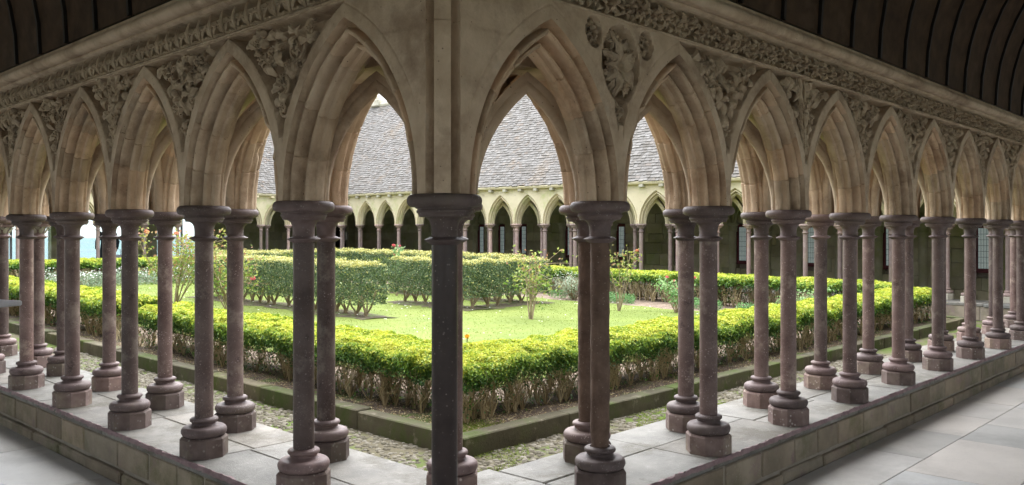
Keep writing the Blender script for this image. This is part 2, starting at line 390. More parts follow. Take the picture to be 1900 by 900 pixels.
# cobbles in the gutter
mb = MB()
ico = []
def pebbles(x0, x1, y0, y1, dens):
    n = int((x1 - x0) * (y1 - y0) * dens)
    P = np.stack([rng.uniform(x0, x1, n), rng.uniform(y0, y1, n)], -1)
    a = np.arange(7) * 2 * PI / 7
    for p in P:
        r = rng.uniform(.012, .03); q = rng.uniform(.6, 1); t0 = rng.uniform(0, PI)
        z = .07 + zoff(p[1])
        ring = np.stack([r * np.cos(a), r * q * np.sin(a)], -1); c, s = math.cos(t0), math.sin(t0)
        ring = ring @ np.array([[c, s], [-s, c]]); h = rng.uniform(.004, .014)
        V = [(p[0] + x, p[1] + y, z - .004) for x, y in ring] + [(p[0] + x * .75, p[1] + y * .75, z + h * .8) for x, y in ring] + [(p[0], p[1], z + h)]
        F4 = [[i, (i + 1) % 7, 7 + (i + 1) % 7, 7 + i] for i in range(7)]
        t = rng.uniform(0, 1); n0 = mb.n
        mb.add(V, F4, t); f = np.array([[7 + i, 7 + (i + 1) % 7, 14] for i in range(7)]) + n0; mb.F.append(f); mb.T.append(np.full(7, t))
pebbles(.62, 8.5, .62, KI, 800); pebbles(.62, KI, KI, 9, 800)
tag(mb.build('cobbles', M['cobble'], sharp=0), 'small grey-brown cobbles bedded in the gutter', 'cobbles', kind='stuff')

# ================================================================== parapet (low wall carrying the columns)
def parapet(label, L_, loc, rz, inner_blocks=True, tilt=False, s0=-.13, coarse=False):
    """local: x along, y depth (front -.125 at gallery side ... .62 at garden side)"""
    root = empty('parapet_wall', loc, label, 'low wall', 'low walls carrying the columns', rz)
    cp = MB(); bl = MB(); lp = MB(); co = MB()
    zz = (lambda s: zoff(s)) if tilt else (lambda s: 0)
    s = s0
    while s < L_ - .02:
        ln = min(random.uniform(.85, 1.35), L_ - s); z = zz(s + ln / 2)
        ym = random.uniform(.2, .3); g = .003
        rbox(cp, s + g, s + ln - g, -.128, ym - g, .30 + z, SILL + z + random.uniform(-.001, .001), .007, .0012)
        rbox(cp, s + g, s + ln - g, ym, .62 + random.uniform(-.03, .03), .295 + z, SILL + z + random.uniform(-.002, .001), .006, .0012)
        s += ln
    # chipped purple lip along the front arris
    n = int((L_ - s0) / .03); S = np.linspace(s0, L_, n)
    off = rng.normal(0, .0022, (n, 5)); zt = np.array([zz(x) for x in S])
    prof = np.array([(-.126, .322), (-.1315, .327), (-.132, .343), (-.126, .3515), (-.112, .3520)])
    V = np.stack([np.repeat(S[:, None], 5, 1), prof[None, :, 0] + off * .8, prof[None, :, 1] + off * .5 + zt[:, None]], -1)
    V[:, 4, 2] = .3505 + zt; V[:, 4, 1] = -.121 + rng.normal(0, .008, n)
    lp.add(V, gridfaces(n, 5)[:, ::-1])
    for side in ((0, 1) if inner_blocks else (0,)):
        s = s0
        while s < L_ - .02:
            ln = min(random.uniform(.30, .58), L_ - s); g = .009; z = zz(s + ln / 2)
            if side == 0: rbox(bl, s + g, s + ln - g, -.122 + random.uniform(-.004, .003), .1, .14 + z, .292 + z, .007, .0012)
            else: rbox(bl, s + g, s + ln - g, .4, .60, .05 + z, .295 + z, .007, .0015)
            s += ln
    s = s0 - .2
    while s < L_ - .02:
        ln = random.uniform(.4, .7); g = .006; z = zz(s + ln / 2)
        rbox(bl, max(s, s0) + g, min(s + ln, L_) - g, -.142 + random.uniform(-.01, .006), .1, .0 + z, .122 + z + random.uniform(-.006, .004), .01, .002)
        s += ln
    m = 24; S = np.linspace(s0 + .01, L_ - .001, m)
    Z = np.array([zz(x) for x in S])
    ring = [(-.1135, 0), (-.1135, .293), (.59, .293), (.59, 0)]
    V = np.array([[(S[i], y, zc + Z[i]) for y, zc in ring] for i in range(m)])
    co.add(V, gridfaces(m, 4)); co.add(V[0], [[0, 1, 2, 3]]); co.add(V[-1], [[3, 2, 1, 0]])
    cp.build('coping', M['granite'], root, smooth=False); bl.build('wall_blocks', M['block'], root, smooth=False)
    lp.build('chipped_edge', M['lip'], root); co.build('mortar_core', M['mortar'], root, smooth=False)
    return root
parapet('low granite wall under the right-hand columns, its edge chipped purple', LU + .1, (0, 0, 0), 0)
pb = parapet('low granite wall under the left-hand columns', LV + .1, (0, 0, 0), 0, s0=.63)
# mirror x<->y for the left wall
for ch in pb.children:
    me = ch.data; co_ = np.empty(len(me.vertices) * 3, np.float32); me.vertices.foreach_get('co', co_); co_ = co_.reshape(-1, 3)
    me.vertices.foreach_set('co', co_[:, [1, 0, 2]].ravel()); me.flip_normals(); me.update()
pc = parapet('low wall under the far slate-roofed arcade', LV + .1, (0, 0, 0), 0, s0=.65, tilt=True)
for ch in pc.children:
    me = ch.data; co_ = np.empty(len(me.vertices) * 3, np.float32); me.vertices.foreach_get('co', co_); co_ = co_.reshape(-1, 3)
    c2 = co_[:, [1, 0, 2]].copy(); c2[:, 0] = LU + .4 - c2[:, 0]
    me.vertices.foreach_set('co', c2.ravel()); me.update()
pdm = parapet('low wall under the sea-side arcade at the far left', LU + .4, (0, LV + .4, zoff(LV)), 0, s0=.2)
pdm.scale = (1, -1, 1)

# ================================================================== columns
def column_proto(name, mats, cap_kind='plain', rough=False):
    root = empty(name)
    mb = MB(); lathe(mb, [(.128, 0), (.128, .098), (.118, .109), (.05, .110)], 8, oct_=True)
    mb.build('plinth', mats['plinth'], root, smooth=False)
    mb = MB(); P = [(.110, .1085)]
    for k in range(9):
        t = -PI / 2 + PI * k / 8; P.append((.098 + .024 * math.cos(t), .137 + .027 * math.sin(t)))
    P += [(.085, .166), (.070, .169), (.063, .176), (.064, .184)]
    for k in range(7):
        t = -PI / 2 + PI * k / 6; P.append((.062 + .014 * math.cos(t), .198 + .0125 * math.sin(t)))
    P += [(.055, .213), (.048, .2135)]
    lathe(mb, P, 32); mb.build('base_moulding', mats['capital'], root, sharp=50)
    mb = MB()
    zs = np.linspace(.205, 1.215, 40 if rough else 14); a = np.arange(28 if rough else 24) * 2 * PI / (28 if rough else 24)
    rr = .0495 + .0 * zs[:, None] + 0 * a[None]
    if rough:
        rr = rr - .0015 - np.abs(.0035 * np.sin(3 * a[None] + 2 * np.sin(zs[:, None] * 6)) * np.sin(zs[:, None] * 23 + a[None])) - rng.uniform(0, .0018, rr.shape)
        rr[:3] -= .004
    V = np.stack([rr * np.cos(a), rr * np.sin(a), np.repeat(zs[:, None], len(a), 1)], -1)
    mb.add(V, gridfaces(len(zs), len(a), True)); mb.build('shaft', mats['shaft'], root, sharp=60)
    mb = MB(); T = 1.385
    P = [(.048, T - .199), (.053, T - .197), (.064, T - .190), (.0775, T - .1815), (.0790, T - .1795), (.0770, T - .1775), (.063, T - .171), (.0515, T - .1675), (.0505, T - .162),
         (.0505, T - .14), (.052, T - .125), (.0555, T - .111), (.061, T - .101), (.069, T - .0935), (.0755, T - .0905), (.0755, T - .0888),
         (.098, T - .0885), (.0985, T - .083), (.102, T - .0755), (.1075, T - .0715), (.108, T - .064), (.1035, T - .061), (.1035, T - .057), (.112, T - .0545), (.1125, T - .0502), (.124, T - .0500)]
    for k in range(10):
        t = -PI / 2 + PI * k / 9; P.append((.124 + .0205 * math.cos(t), T - .0255 + .0245 * math.sin(t)))
    P += [(.11, T - .0012), (.0, T - .001)]
    lathe(mb, P, 40); cp = mb.build('capital', mats['capital'], root, sharp=40)
    if cap_kind == 'leafy':
        lm = MB()
        for ring, (zc, r0, n) in enumerate([(T - .15, .055, 8), (T - .115, .06, 8)]):
            for k in range(n):
                an = 2 * PI * (k + ring * .5) / n
                c, s = math.cos(an), math.sin(an)
                for tt, ww, rr2 in [(0, .5, 0), (.35, 1, .012), (.7, 1, .03), (1, .3, .04)]: pass
                V = []
                for tt, ww, rr2 in [(0, .5, 0), (.35, 1, .01), (.7, 1, .028), (1, .35, .036), (.85, .2, .045)]:
                    for sd_ in (-1, 0, 1):
                        r = r0 + rr2 + (.006 if sd_ == 0 else 0); tx = sd_ * ww * .02
                        V.append((c * r - s * tx, s * r + c * tx, zc + tt * .055))
                lm.add(V, gridfaces(5, 3))
        lm.build('carved_leaves', mats['carved'], cp, sharp=0)
    return root
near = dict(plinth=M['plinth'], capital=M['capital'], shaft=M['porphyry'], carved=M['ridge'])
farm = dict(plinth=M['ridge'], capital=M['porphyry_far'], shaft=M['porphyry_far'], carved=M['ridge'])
protoN = column_proto('column', near)
protoR = column_proto('column', dict(near, shaft=M['porphyry_rough']), rough=True)
M['corner'] = material('dark_polished_stone', (.03, .021, .02), (.06, .044, .042), 7, .35, .25, 90, .003, specks=[((.2, .17, .16), 55, .24)])
protoC = column_proto('column', dict(near, shaft=M['corner']))
protoL = column_proto('column', near, 'leafy')
protoF = column_proto('column', farm)
used = set()
def put_col(proto, u, v, label, group, z=0, s=1):
    if id(proto) in used: o = copy_tree(proto)
    else: o = proto; used.add(id(proto))
    o.location = (u, v, SILL + z); o.rotation_euler = (0, 0, random.choice([0, 1, 2, 3]) * PI / 2); o.scale = (s, s, 1)
    tag(o, label, 'column', group); return o
A_front = [(float(n), 0.) for n in range(0, 15)]
A_back = [(.47, .47)] + [(n + .39, .39) for n in range(1, 14)]
B_front = [(0., float(n)) for n in range(1, 15)]
B_back = [(.43, v) for v in (1.45, 2.45, 3.45, 4.45, 5.47, 6.1, 7.16, 8.2, 9.2, 10.2, 11.2, 12.2, 13.2)]
GA, GB, GC, GD = ('columns of the right-hand arcade', 'columns of the left-hand arcade', 'columns of the far slate-roofed arcade', 'columns of the sea-side arcade')
put_col(protoC, 0, 0, 'dark purple corner column in front where the two arcades meet', 'columns at the near corner', s=1.03)
put_col(protoN, .47, .47, 'column right behind the dark corner column, on its garden side', 'columns at the near corner')
for n in range(1, 13):
    pr = protoR if n == 1 else protoN
    put_col(pr, n, 0, ('rough weathered brown column, first right of the corner on the gallery edge' if n == 1 else
            f'{ORD[n]} polished purple column right of the corner, on the gallery edge'), GA)
    if n < 12: put_col(protoR if n == 1 else protoN, n + .39, .39, (f'rough brown garden-side column just behind the first right-hand front column' if n == 1 else
            f'{ORD[n]} garden-side column right of the corner, set back on the sill'), GA, s=(1.06 if n == 1 else 1))
for n in range(1, 13):
    put_col(protoN, 0, n, f'{ORD[n]} purple column left of the corner, on the gallery edge', GB)
for k, (u, v) in enumerate(B_back[:11]):
    leafy = k in (5, 6)
    put_col(protoL if leafy else protoN, u, v, (f'{ORD[k + 1]} garden-side column left of the corner, ' + ('its capital carved with leaves' if leafy else 'set back on the left sill')), GB)
C_front = [(LU, float(n)) for n in range(1, 22)]
C_back = [(LU + .4, n + .46) for n in range(1, 22)]
D_front = [(n - .13, LV) for n in range(3, 14)] ; D_back = [(n + .32, LV + .4) for n in range(3, 14)]
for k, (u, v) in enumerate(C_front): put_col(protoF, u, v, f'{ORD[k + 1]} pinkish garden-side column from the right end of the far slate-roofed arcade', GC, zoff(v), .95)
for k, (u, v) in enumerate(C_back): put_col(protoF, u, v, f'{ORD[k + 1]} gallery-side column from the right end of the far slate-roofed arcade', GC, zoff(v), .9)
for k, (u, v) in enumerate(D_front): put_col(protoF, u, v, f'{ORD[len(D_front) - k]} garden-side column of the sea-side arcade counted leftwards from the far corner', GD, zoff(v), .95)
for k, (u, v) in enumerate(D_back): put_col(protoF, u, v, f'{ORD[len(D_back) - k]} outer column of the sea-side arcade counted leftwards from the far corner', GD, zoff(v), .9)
put_col(protoF, LU, LV, 'corner column where the far and sea-side arcades meet', GC, zoff(LV))

# ================================================================== arches
E0 = .018                      # arris distance from column axis
AC = .366                      # centre offset of the pointed arcs
def arch_mesh(name, mat, span=1.0, seed=0, front=True, n=26, joints=True, simple=False):
    """pointed arch between two columns 'span' apart. local x from column 0 to column 1, y<0 towards the moulded face, z up from cap"""
    r = np.random.default_rng(seed)
    hs = span / 2
    P = [(.018, -.125), (.019, -.121), (.0215, -.1125), (.025, -.100), (.0275, -.074), (.035, -.054), (.047, -.059), (.052, -.088), (.0535, -.101),
         (.059, -.1085), (.068, -.109), (.0755, -.101), (.0775, -.088), (.0735, -.062), (.0745, -.036), (.084, -.018), (.094, -.020), (.0985, -.045),
         (.1035, -.0595), (.1115, -.063), (.119, -.056), (.121, -.043), (.1155, -.028), (.1165, -.016), (.125, -.012), (.1285, -.008), (.1285, .004),
         (.1255, .024), (.121, .031), (.105, .033), (.1045, .039), (.107, .046), (.105, .055), (.097, .061), (.088, .060), (.082, .062), (.078, .072), (.06, .085), (.03, .1)]
    if simple: P = P[::2] + [P[-1]]
    P = np.array(P); m = len(P)
    if mat is M['far_stone']: P[:, 1] *= 1.0
    ts = list(np.linspace(0, 1, n))
    grooves = []
    if joints:
        for g in (.26 + r.uniform(-.05, .05), .52 + r.uniform(-.06, .06), .8 + r.uniform(-.05, .05)):
            grooves.append(g); ts += [g - .007, g, g + .007]
    ts = np.array(sorted(ts)); mb = MB()
    for side in (0, 1):
        ph = r.uniform(0, 6, 4)
        V = np.zeros((len(ts), m, 3))
        chip0 = r.uniform(.1, .9); chipw = r.uniform(.05, .14); chipk = r.integers(8, 24)
        for i, t in enumerate(ts):
            ins = .0052 if any(abs(t - g) < 1e-9 for g in grooves) else 0
            e = P[:, 0] - ins + .0012 * np.sin(t * 23 + ph[0] + P[:, 1] * 60) + .0009 * np.sin(t * 51 + ph[1])
            yv = P[:, 1] + np.where(P[:, 1] < -.03, ins, 0) + .0008 * np.sin(t * 37 + ph[2])
            if joints and abs(t - chip0) < chipw:      # a broken length of moulding
                k = np.exp(-((np.arange(m) - chipk) / 3.0) ** 2); e = e - .012 * k * (1 + .5 * np.sin(t * 160)); yv = yv + .008 * k
            e[0] = P[0, 0]; yv[0] = P[0, 1]
            a_ = hs - e; Rr = a_ + AC; thm = np.arccos(np.clip(AC / Rr, -1, 1)); th = thm * t
            xm = Rr * np.cos(th) - AC; z = Rr * np.sin(th)
            V[i, :, 0] = hs - xm if side == 0 else hs + xm
            V[i, :, 1] = yv; V[i, :, 2] = z
        F = gridfaces(len(ts), m)
        tt = r.uniform(.1, 1, 8); mid = (ts[:-1] + ts[1:]) / 2; seg = np.searchsorted(np.array(grooves), mid) if grooves else np.zeros(len(mid), int)
        mb.add(V, F if side == 0 else F[:, ::-1], np.repeat(tt[seg], m - 1))
    return mb.mesh(name, mat, True, 40)

def arris(ax, hs=.5):
    """height of the arris at distance ax from the column axis"""
    ax = np.asarray(ax, float); R0 = hs - E0 + AC
    q = R0 ** 2 - (hs - ax + AC) ** 2
    return np.where(ax <= E0, 0, np.sqrt(np.clip(q, 0, None)))
FZ0, FZ1 = .845, 1.0
def spandrel_mesh(name, mat, carve=None, half=(1, 1), top=FZ0, res=.011, yface=-.125):
    xs = np.arange(-.5 * half[0], .5 * half[1] + 1e-6, res); xs = np.unique(np.concatenate([xs, [-E0, E0, .5 * half[1]]]))
    nz = 56; mb = MB(); ax = np.abs(xs); zl = arris(ax)
    R0 = .5 - E0 + AC
    T = np.linspace(0, 1, nz)[None, :]
    Z = zl[:, None] + (top - zl[:, None]) * T; X = np.repeat(xs[:, None], nz, 1)
    D = np.sqrt((.5 - np.abs(X) + AC) ** 2 + Z ** 2)
    Y = np.full_like(X, yface)
    if carve == 'full':
        s = np.minimum(D - (R0 + .062), .835 - Z)
        Y += .10 * np.clip(s / .012, 0, 1)
    elif carve == 'roundels':
        for (cx, cz, rr) in [(0, .645, .155), (-.205, .762, .062), (.205, .762, .062), (0, .42, .05)]:
            d = np.hypot((X - cx) / .92, (Z - cz) / 1.15)
            Y = np.maximum(Y, yface + .085 * np.clip((rr - d) / .012, 0, 1))
    # joint of the extrados
    Y += .003 * np.exp(-((D - (R0 + .058)) / .004) ** 2)
    mb.add(np.stack([X, Y, Z], -1), gridfaces(len(xs), nz)[:, ::-1])
    return mb.mesh(name, mat, True, 45)

def cleaf(mb, cx, cz, ang, ln, wd, lift, y0, curl=.3, r=rng, lobes=3, asym=0):
    nt_, ns = 9, 5
    t = np.linspace(0, 1, nt_)[:, None]; s = np.linspace(-1, 1, ns)[None, :]
    wv = wd * np.sin(PI * np.clip(t, .02, .97) ** .75) * (1 + .32 * np.sin(t * lobes * 2 * PI + (np.abs(s) > .9) * 0))
    bend = curl * ln * t ** 2
    u_ = t * ln + 0 * s - .25 * np.abs(s) * wv * .8; v_ = s * wv + bend
    out = lift * (np.sin(PI * np.minimum(t * .9 + .08, 1)) * .8 + .5 * t) - .55 * wd * s ** 2 + .25 * wd * (1 - np.abs(s) * 2).clip(0) * -1
    c, si = math.cos(ang), math.sin(ang)
    V = np.stack([cx + c * u_ - si * v_, y0 - out, cz + si * u_ + c * v_], -1)
    mb.add(V, gridfaces(nt_, ns))
def rosette(mb, cx, cz, R0, y0, r, n=7, lift=.02):
    a0 = r.uniform(0, 6)
    for ring, (rr, k, lf) in enumerate([(R0, n, lift * .7), (R0 * .62, n - 2, lift * 1.25)]):
        for i in range(k):
            an = a0 + 2 * PI * (i + .5 * ring) / k + r.normal(0, .08)
            cleaf(mb, cx + .12 * R0 * math.cos(an), cz + .12 * R0 * math.sin(an), an, rr * r.uniform(.85, 1.05), rr * .30, lf, y0, r.uniform(-.25, .25), r)
    ball(mb, (cx, y0 - lift * 1.5, cz), R0 * .18, 8, 5)
def spiral(mb, cx, cz, R0, y0, r, flip=1):
    t = np.linspace(0, 1, 22); an = r.uniform(0, 6) + flip * t * 2.4 * PI; rr = R0 * (1 - .8 * t)
    P = np.stack([cx + rr * np.cos(an), np.full(22, y0) - .008 - .012 * t, cz + rr * np.sin(an)], -1)
    tube(mb, P, .0085 * (1 - .3 * t), 6)
def carving_mesh(name, kind, seed, mat):
    r = np.random.default_rng(seed); mb = MB(); yb = -.092; R0 = .5 - E0 + AC
    def inside(x, z, m=.0):
        return (math.hypot(.5 - abs(x) + AC, z) > R0 + .075 + m) and z < .825 - m
    if kind == 'roundels':
        for (cx, cz, rr) in [(0, .645, .155), (-.205, .762, .062), (.205, .762, .062), (0, .42, .05)]:
            if rr > .1:
                for i in range(8):
                    an = PI / 2 + i * 2 * PI / 8 + r.normal(0, .12)
                    cleaf(mb, cx, cz - .01, an, .105 + .06 * abs(math.sin(an)), .029, .05, yb, r.uniform(-.5, .5), r, 3)
                    cleaf(mb, cx + .05 * math.cos(an + .5), cz + .06 * math.sin(an + .5), an + .5, .09, .03, .035, yb, -.3, r, 3)
                for i in range(4): rosette(mb, cx + .085 * math.cos(i * 1.57 + .4), cz + .11 * math.sin(i * 1.57 + .4), .045, yb - .012, r, 6, .025)
            else: rosette(mb, cx, cz, rr * .98, yb, r, 8, .026)
    else:
        pts = []
        def far_enough(x, z, d): return all(math.hypot(x - a, z - b) > d for a, b in pts)
        if kind == 'rose':
            rosette(mb, 0, .61, .125, yb, r, 8, .05); pts += [(0, .60), (.06, .6), (-.06, .6), (0, .66), (0, .54)]
            for sx in (-1, 1): rosette(mb, sx * .2, .755, .062, yb, r, 7, .034); pts.append((sx * .19, .75))
            rosette(mb, 0, .42, .045, yb, r, 6, .024); pts.append((0, .42))
            nleaf, sz = 26, .088
        elif kind == 'scroll':
            for (cx, cz, q, f) in [(-.1, .7, .07, 1), (.1, .7, .07, -1), (0, .55, .07, 1), (0, .43, .04, -1), (-.22, .77, .045, -1), (.22, .77, .045, 1)]:
                spiral(mb, cx, cz, q, yb, r, f); rosette(mb, cx, cz, q * .6, yb - .005, r, 6, .02)
            nleaf, sz = 34, .075
        else:
            # branching leafy stem
            stem = [(0, .3)]
            P = np.array([(0, yb - .01, .30), (.012, yb - .015, .45), (-.01, yb - .018, .6), (.0, yb - .018, .8)]); tube(mb, P, .009, 6)
            for k in range(11):
                z = .36 + .042 * k
                for sx in (-1, 1): cleaf(mb, sx * .01, z, PI / 2 - sx * r.uniform(.6, 1.1), .05 + .012 * k * r.uniform(.6, 1), .02 + .001 * k, .026, yb, sx * .4, r, 4)
            nleaf, sz = 34, .08
        k = 0; tries = 0
        while k < nleaf and tries < 4000:
            tries += 1; x = r.uniform(-.4, .4); z = r.uniform(.3, .835)
            if not inside(x, z, .012) or not far_enough(x, z, .042): continue
            an = r.uniform(0, 2 * PI); q = sz * r.uniform(.7, 1.2)
            ex, ez = x + q * .8 * math.cos(an), z + q * .8 * math.sin(an)
            if not inside(ex, ez): continue
            pts.append((x, z)); k += 1
            if r.random() < .25: rosette(mb, x, z, q * .55, yb - .004, r, 6, .018)
            else: cleaf(mb, x, z, an, q, q * .36, r.uniform(.028, .05), yb, r.uniform(-.5, .5), r, r.integers(2, 5))
    return mb.mesh(name, mat, True, 50)
def frieze_mesh(name, kind, seed, mat):
    """one metre of frieze: back plate, fillets, carved band"""
    r = np.random.default_rng(seed); mb = MB()
    prof = np.array([(-.10, FZ0 - .002), (-.131, FZ0 - .002), (-.134, FZ0 + .004), (-.131, FZ0 + .010), (-.127, FZ0 + .012), (-.04, FZ0 + .014), (-.04, FZ1 - .012), (-.118, FZ1 - .004), (-.13, FZ1 + .003)])
    xs = np.linspace(0, 1, 12); V = np.array([[(x, y, z) for y, z in prof] for x in xs]); mb.add(V, gridfaces(12, len(prof))[:, ::-1])
    yb = -.095; H = FZ1 - FZ0 - .02; zc = (FZ0 + FZ1) / 2
    if kind == 'palmette':
        n = 8; p = 1 / n
        for i in range(n):
            x = (i + .5) * p
            cleaf(mb, x, FZ0 + .014, PI / 2, H * .97, .0155, .035, yb - .006, r.uniform(-.03, .03), r, 3)
            for sx in (-1, 1):
                cleaf(mb, x + sx * .006, FZ0 + .016, PI / 2 - sx * .42, H * .88, .0115, .03, yb, -sx * .35, r, 3)
                cleaf(mb, x + sx * .010, FZ0 + .014, PI / 2 - sx * .95, H * .5, .0115, .03, yb, -sx * .5, r, 2)
                cleaf(mb, x + sx * .012, FZ0 + .07, PI / 2 - sx * .9, H * .36, .0085, .032, yb - .006, -sx * .9, r, 2)
    elif kind == 'roses':
        k = 7 if seed == 5 else 9; R1 = .072 if seed == 5 else .058
        for i in range(k):
            x = (i + .5) / k; zz = zc + (.010 if i % 2 else -.008) + r.normal(0, .004)
            rosette(mb, x, zz, R1 * r.uniform(.86, 1.0), yb, r, int(r.integers(5, 8)), .045)
            for q in (-1, 1):
                cleaf(mb, x + .5 / k, zc + q * .02, q * PI / 2 + r.uniform(-.4, .4), .052, .02, .036, yb, .4 * q, r, 3)
    return mb.mesh(name, mat, True, 50)

archN = [arch_mesh('arch', M['limestone'], seed=k) for k in range(5)]
archG = [arch_mesh('arch', M['limestone'], seed=20 + k) for k in range(3)]
archF = [arch_mesh('arch', M['far_stone'], seed=40, n=14, joints=False), arch_mesh('arch', M['far_stone'], seed=41, n=14, joints=False)]
sp_full = spandrel_mesh('spandrel', M['limestone'], 'full'); sp_round = spandrel_mesh('spandrel', M['limestone'], 'roundels')
sp_plain = spandrel_mesh('spandrel', M['limestone'], None, res=.03); sp_far = spandrel_mesh('spandrel', M['far_stone'], None, res=.03, top=1.0)
sp_garden = spandrel_mesh('spandrel', M['limestone'], None, res=.05, top=1.0)
carvs = {('roundels', 0): carving_mesh('carving', 'roundels', 1, M['carved'])}
for k in range(3):
    for kd in ('rose', 'scroll', 'leaf'): carvs[kd, k] = carving_mesh('carving', kd, 10 * k + len(kd), M['carved'])
fr_pal = [frieze_mesh('frieze', 'palmette', k, M['carved']) for k in range(2)]
fr_ros = [frieze_mesh('frieze', 'roses', k + 5, M['carved']) for k in range(3)]

def extrude_mesh(name, mat, prof, L0, L1, miter0=False, n=2, zt=None, sharp=35, cuts=0):
    """profile (y,z) along x; miter0: start x follows y (45 degree mitre)"""
    mb = MB(); prof = np.array(prof)
    m = len(prof); S = np.linspace(0, 1, n)
    V = np.zeros((n, m, 3))
    for i, s in enumerate(S):
        x0 = L0 + (prof[:, 0] if miter0 else 0)
        V[i, :, 0] = x0 + (L1 - x0) * s; V[i, :, 1] = prof[:, 0]; V[i, :, 2] = prof[:, 1] + (zt(V[i, :, 0]) if zt else 0)
    mb.add(V, gridfaces(n, m)[:, ::-1]); return mb.mesh(name, mat, True, sharp)
cor = [(-.10, FZ1 - .004), (-.142, FZ1 + .002), (-.150, FZ1 + .008), (-.150, FZ1 + .020), (-.142, FZ1 + .024)]
for k in range(9):
    t = -PI * .55 + PI * .95 * k / 8; cor.append((-.172 - .034 * math.cos(t), FZ1 + .058 + .034 * math.sin(t)))
cor += [(-.178, FZ1 + .100), (-.178, FZ1 + .112), (-.15, FZ1 + .12), (-.10, FZ1 + .121)]

def put(name, me, parent, x, y, z, rz):
    return link(name, me, parent, (x, y, z), rz)
# ---- gallery faces of the two near arcades
arcA = empty('arcade', (0, 0, CAPT), 'right-hand arcade of moulded pointed arches under a band of carved roses', 'arcade', 'arcades round the cloister garden')
arcB = empty('arcade', (0, 0, CAPT), 'left-hand arcade of moulded pointed arches under a band of carved palmettes', 'arcade', 'arcades round the cloister garden')
NA, NB = 14, 14
kindsA = ['roundels', 'rose', 'leaf', 'scroll', 'rose', 'scroll', 'leaf', 'rose', 'scroll', 'leaf', 'rose', 'leaf', 'scroll']
kindsB = ['scroll', 'rose', 'leaf', 'scroll', 'leaf', 'rose', 'scroll', 'rose', 'leaf', 'scroll', 'leaf', 'rose', 'scroll']
for n in range(NA):
    put('arch', archN[n % 5], arcA, n, 0, 0, 0)
    put('frieze', fr_ros[n % 3], arcA, n, 0, 0, 0)
    if n:
        kd = kindsA[(n - 1) % 13]
        put('spandrel', sp_round if kd == 'roundels' else sp_full, arcA, n, 0, 0, 0)
        put('carving', carvs[kd, 0 if kd == 'roundels' else n % 3], arcA, n, 0, 0, 0)
for n in range(NB):
    put('arch', archN[(n + 2) % 5], arcB, 0, n + 1, 0, -PI / 2)
    put('frieze', fr_pal[n % 2], arcB, 0, n + 1, 0, -PI / 2)
    if n:
        kd = kindsB[(n - 1) % 13]
        put('spandrel', sp_full, arcB, 0, n, 0, -PI / 2); put('carving', carvs[kd, (n + 1) % 3], arcB, 0, n, 0, -PI / 2)
# plain half spandrels next to the corner, in coursed blocks
def half_plain(sign):
    mb = MB(); xs = np.unique(np.concatenate([np.linspace(-.03, .5, 60), [E0]])); nz = 70
    zl = arris(np.abs(xs)); zl[xs < E0] = 0
    T = np.linspace(0, 1, nz)[None]; Z = zl[:, None] + (FZ0 - zl[:, None]) * T; X = np.repeat(xs[:, None], nz, 1)
    D = np.sqrt((.5 - np.abs(X) + AC) ** 2 + Z ** 2); R0 = .5 - E0 + AC; out = D > R0 + .058
    Y = np.full_like(X, -.125) + .004 * np.exp(-((D - (R0 + .058)) / .004) ** 2)
    Y += np.where(out, .004 * np.exp(-((Z - .655) / .005) ** 2), 0) + np.where(out & (Z > .655), .003 * np.exp(-((X - .17) / .005) ** 2), 0)
    if sign < 0: X = -X
    F = gridfaces(len(xs), nz); mb.add(np.stack([X, Y, Z], -1), F[:, ::-1] if sign > 0 else F)
    return mb.mesh('spandrel', M['limestone'], True, 50)
put('spandrel', half_plain(1), arcA, 0, 0, 0, 0)
put('spandrel', half_plain(-1), arcB, 0, 0, 0, -PI / 2)
# corner pier: flat strip between two deep vertical grooves
cs = [(-.03, -.125), (-.031, -.122), (-.034, -.07), (-.047, -.05), (-.060, -.060), (-.0765, -.119), (-.0795, -.1245), (-.1245, -.0795), (-.119, -.0765), (-.060, -.060), (-.05, -.047), (-.07, -.034), (-.122, -.031), (-.125, -.03)]
mb = MB(); zz = [0, .652, .655, .658, FZ0 + .16]; V = []
for k, z in enumerate(zz):
    q = .97 if k == 2 else 1
    V.append([(x * q, y * q, z) for x, y in cs])
mb.add(np.array(V), gridfaces(len(zz), len(cs)))
mb.build('corner_pier', M['limestone'], arcA, sharp=20)
# cornices
put('cornice', extrude_mesh('cornice', M['limestone'], cor, 0, 14.5, True, 30), arcA, 0, 0, 0, 0)
mb_ = extrude_mesh('cornice', M['limestone'], cor, 0, 22.5, True, 30)
co_ = np.empty(len(mb_.vertices) * 3, np.float32); mb_.vertices.foreach_get('co', co_); co_ = co_.reshape(-1, 3)[:, [1, 0, 2]]
mb_.vertices.foreach_set('co', co_.ravel()); mb_.flip_normals(); mb_.update()
put('cornice', mb_, arcB, 0, 0, 0, 0)
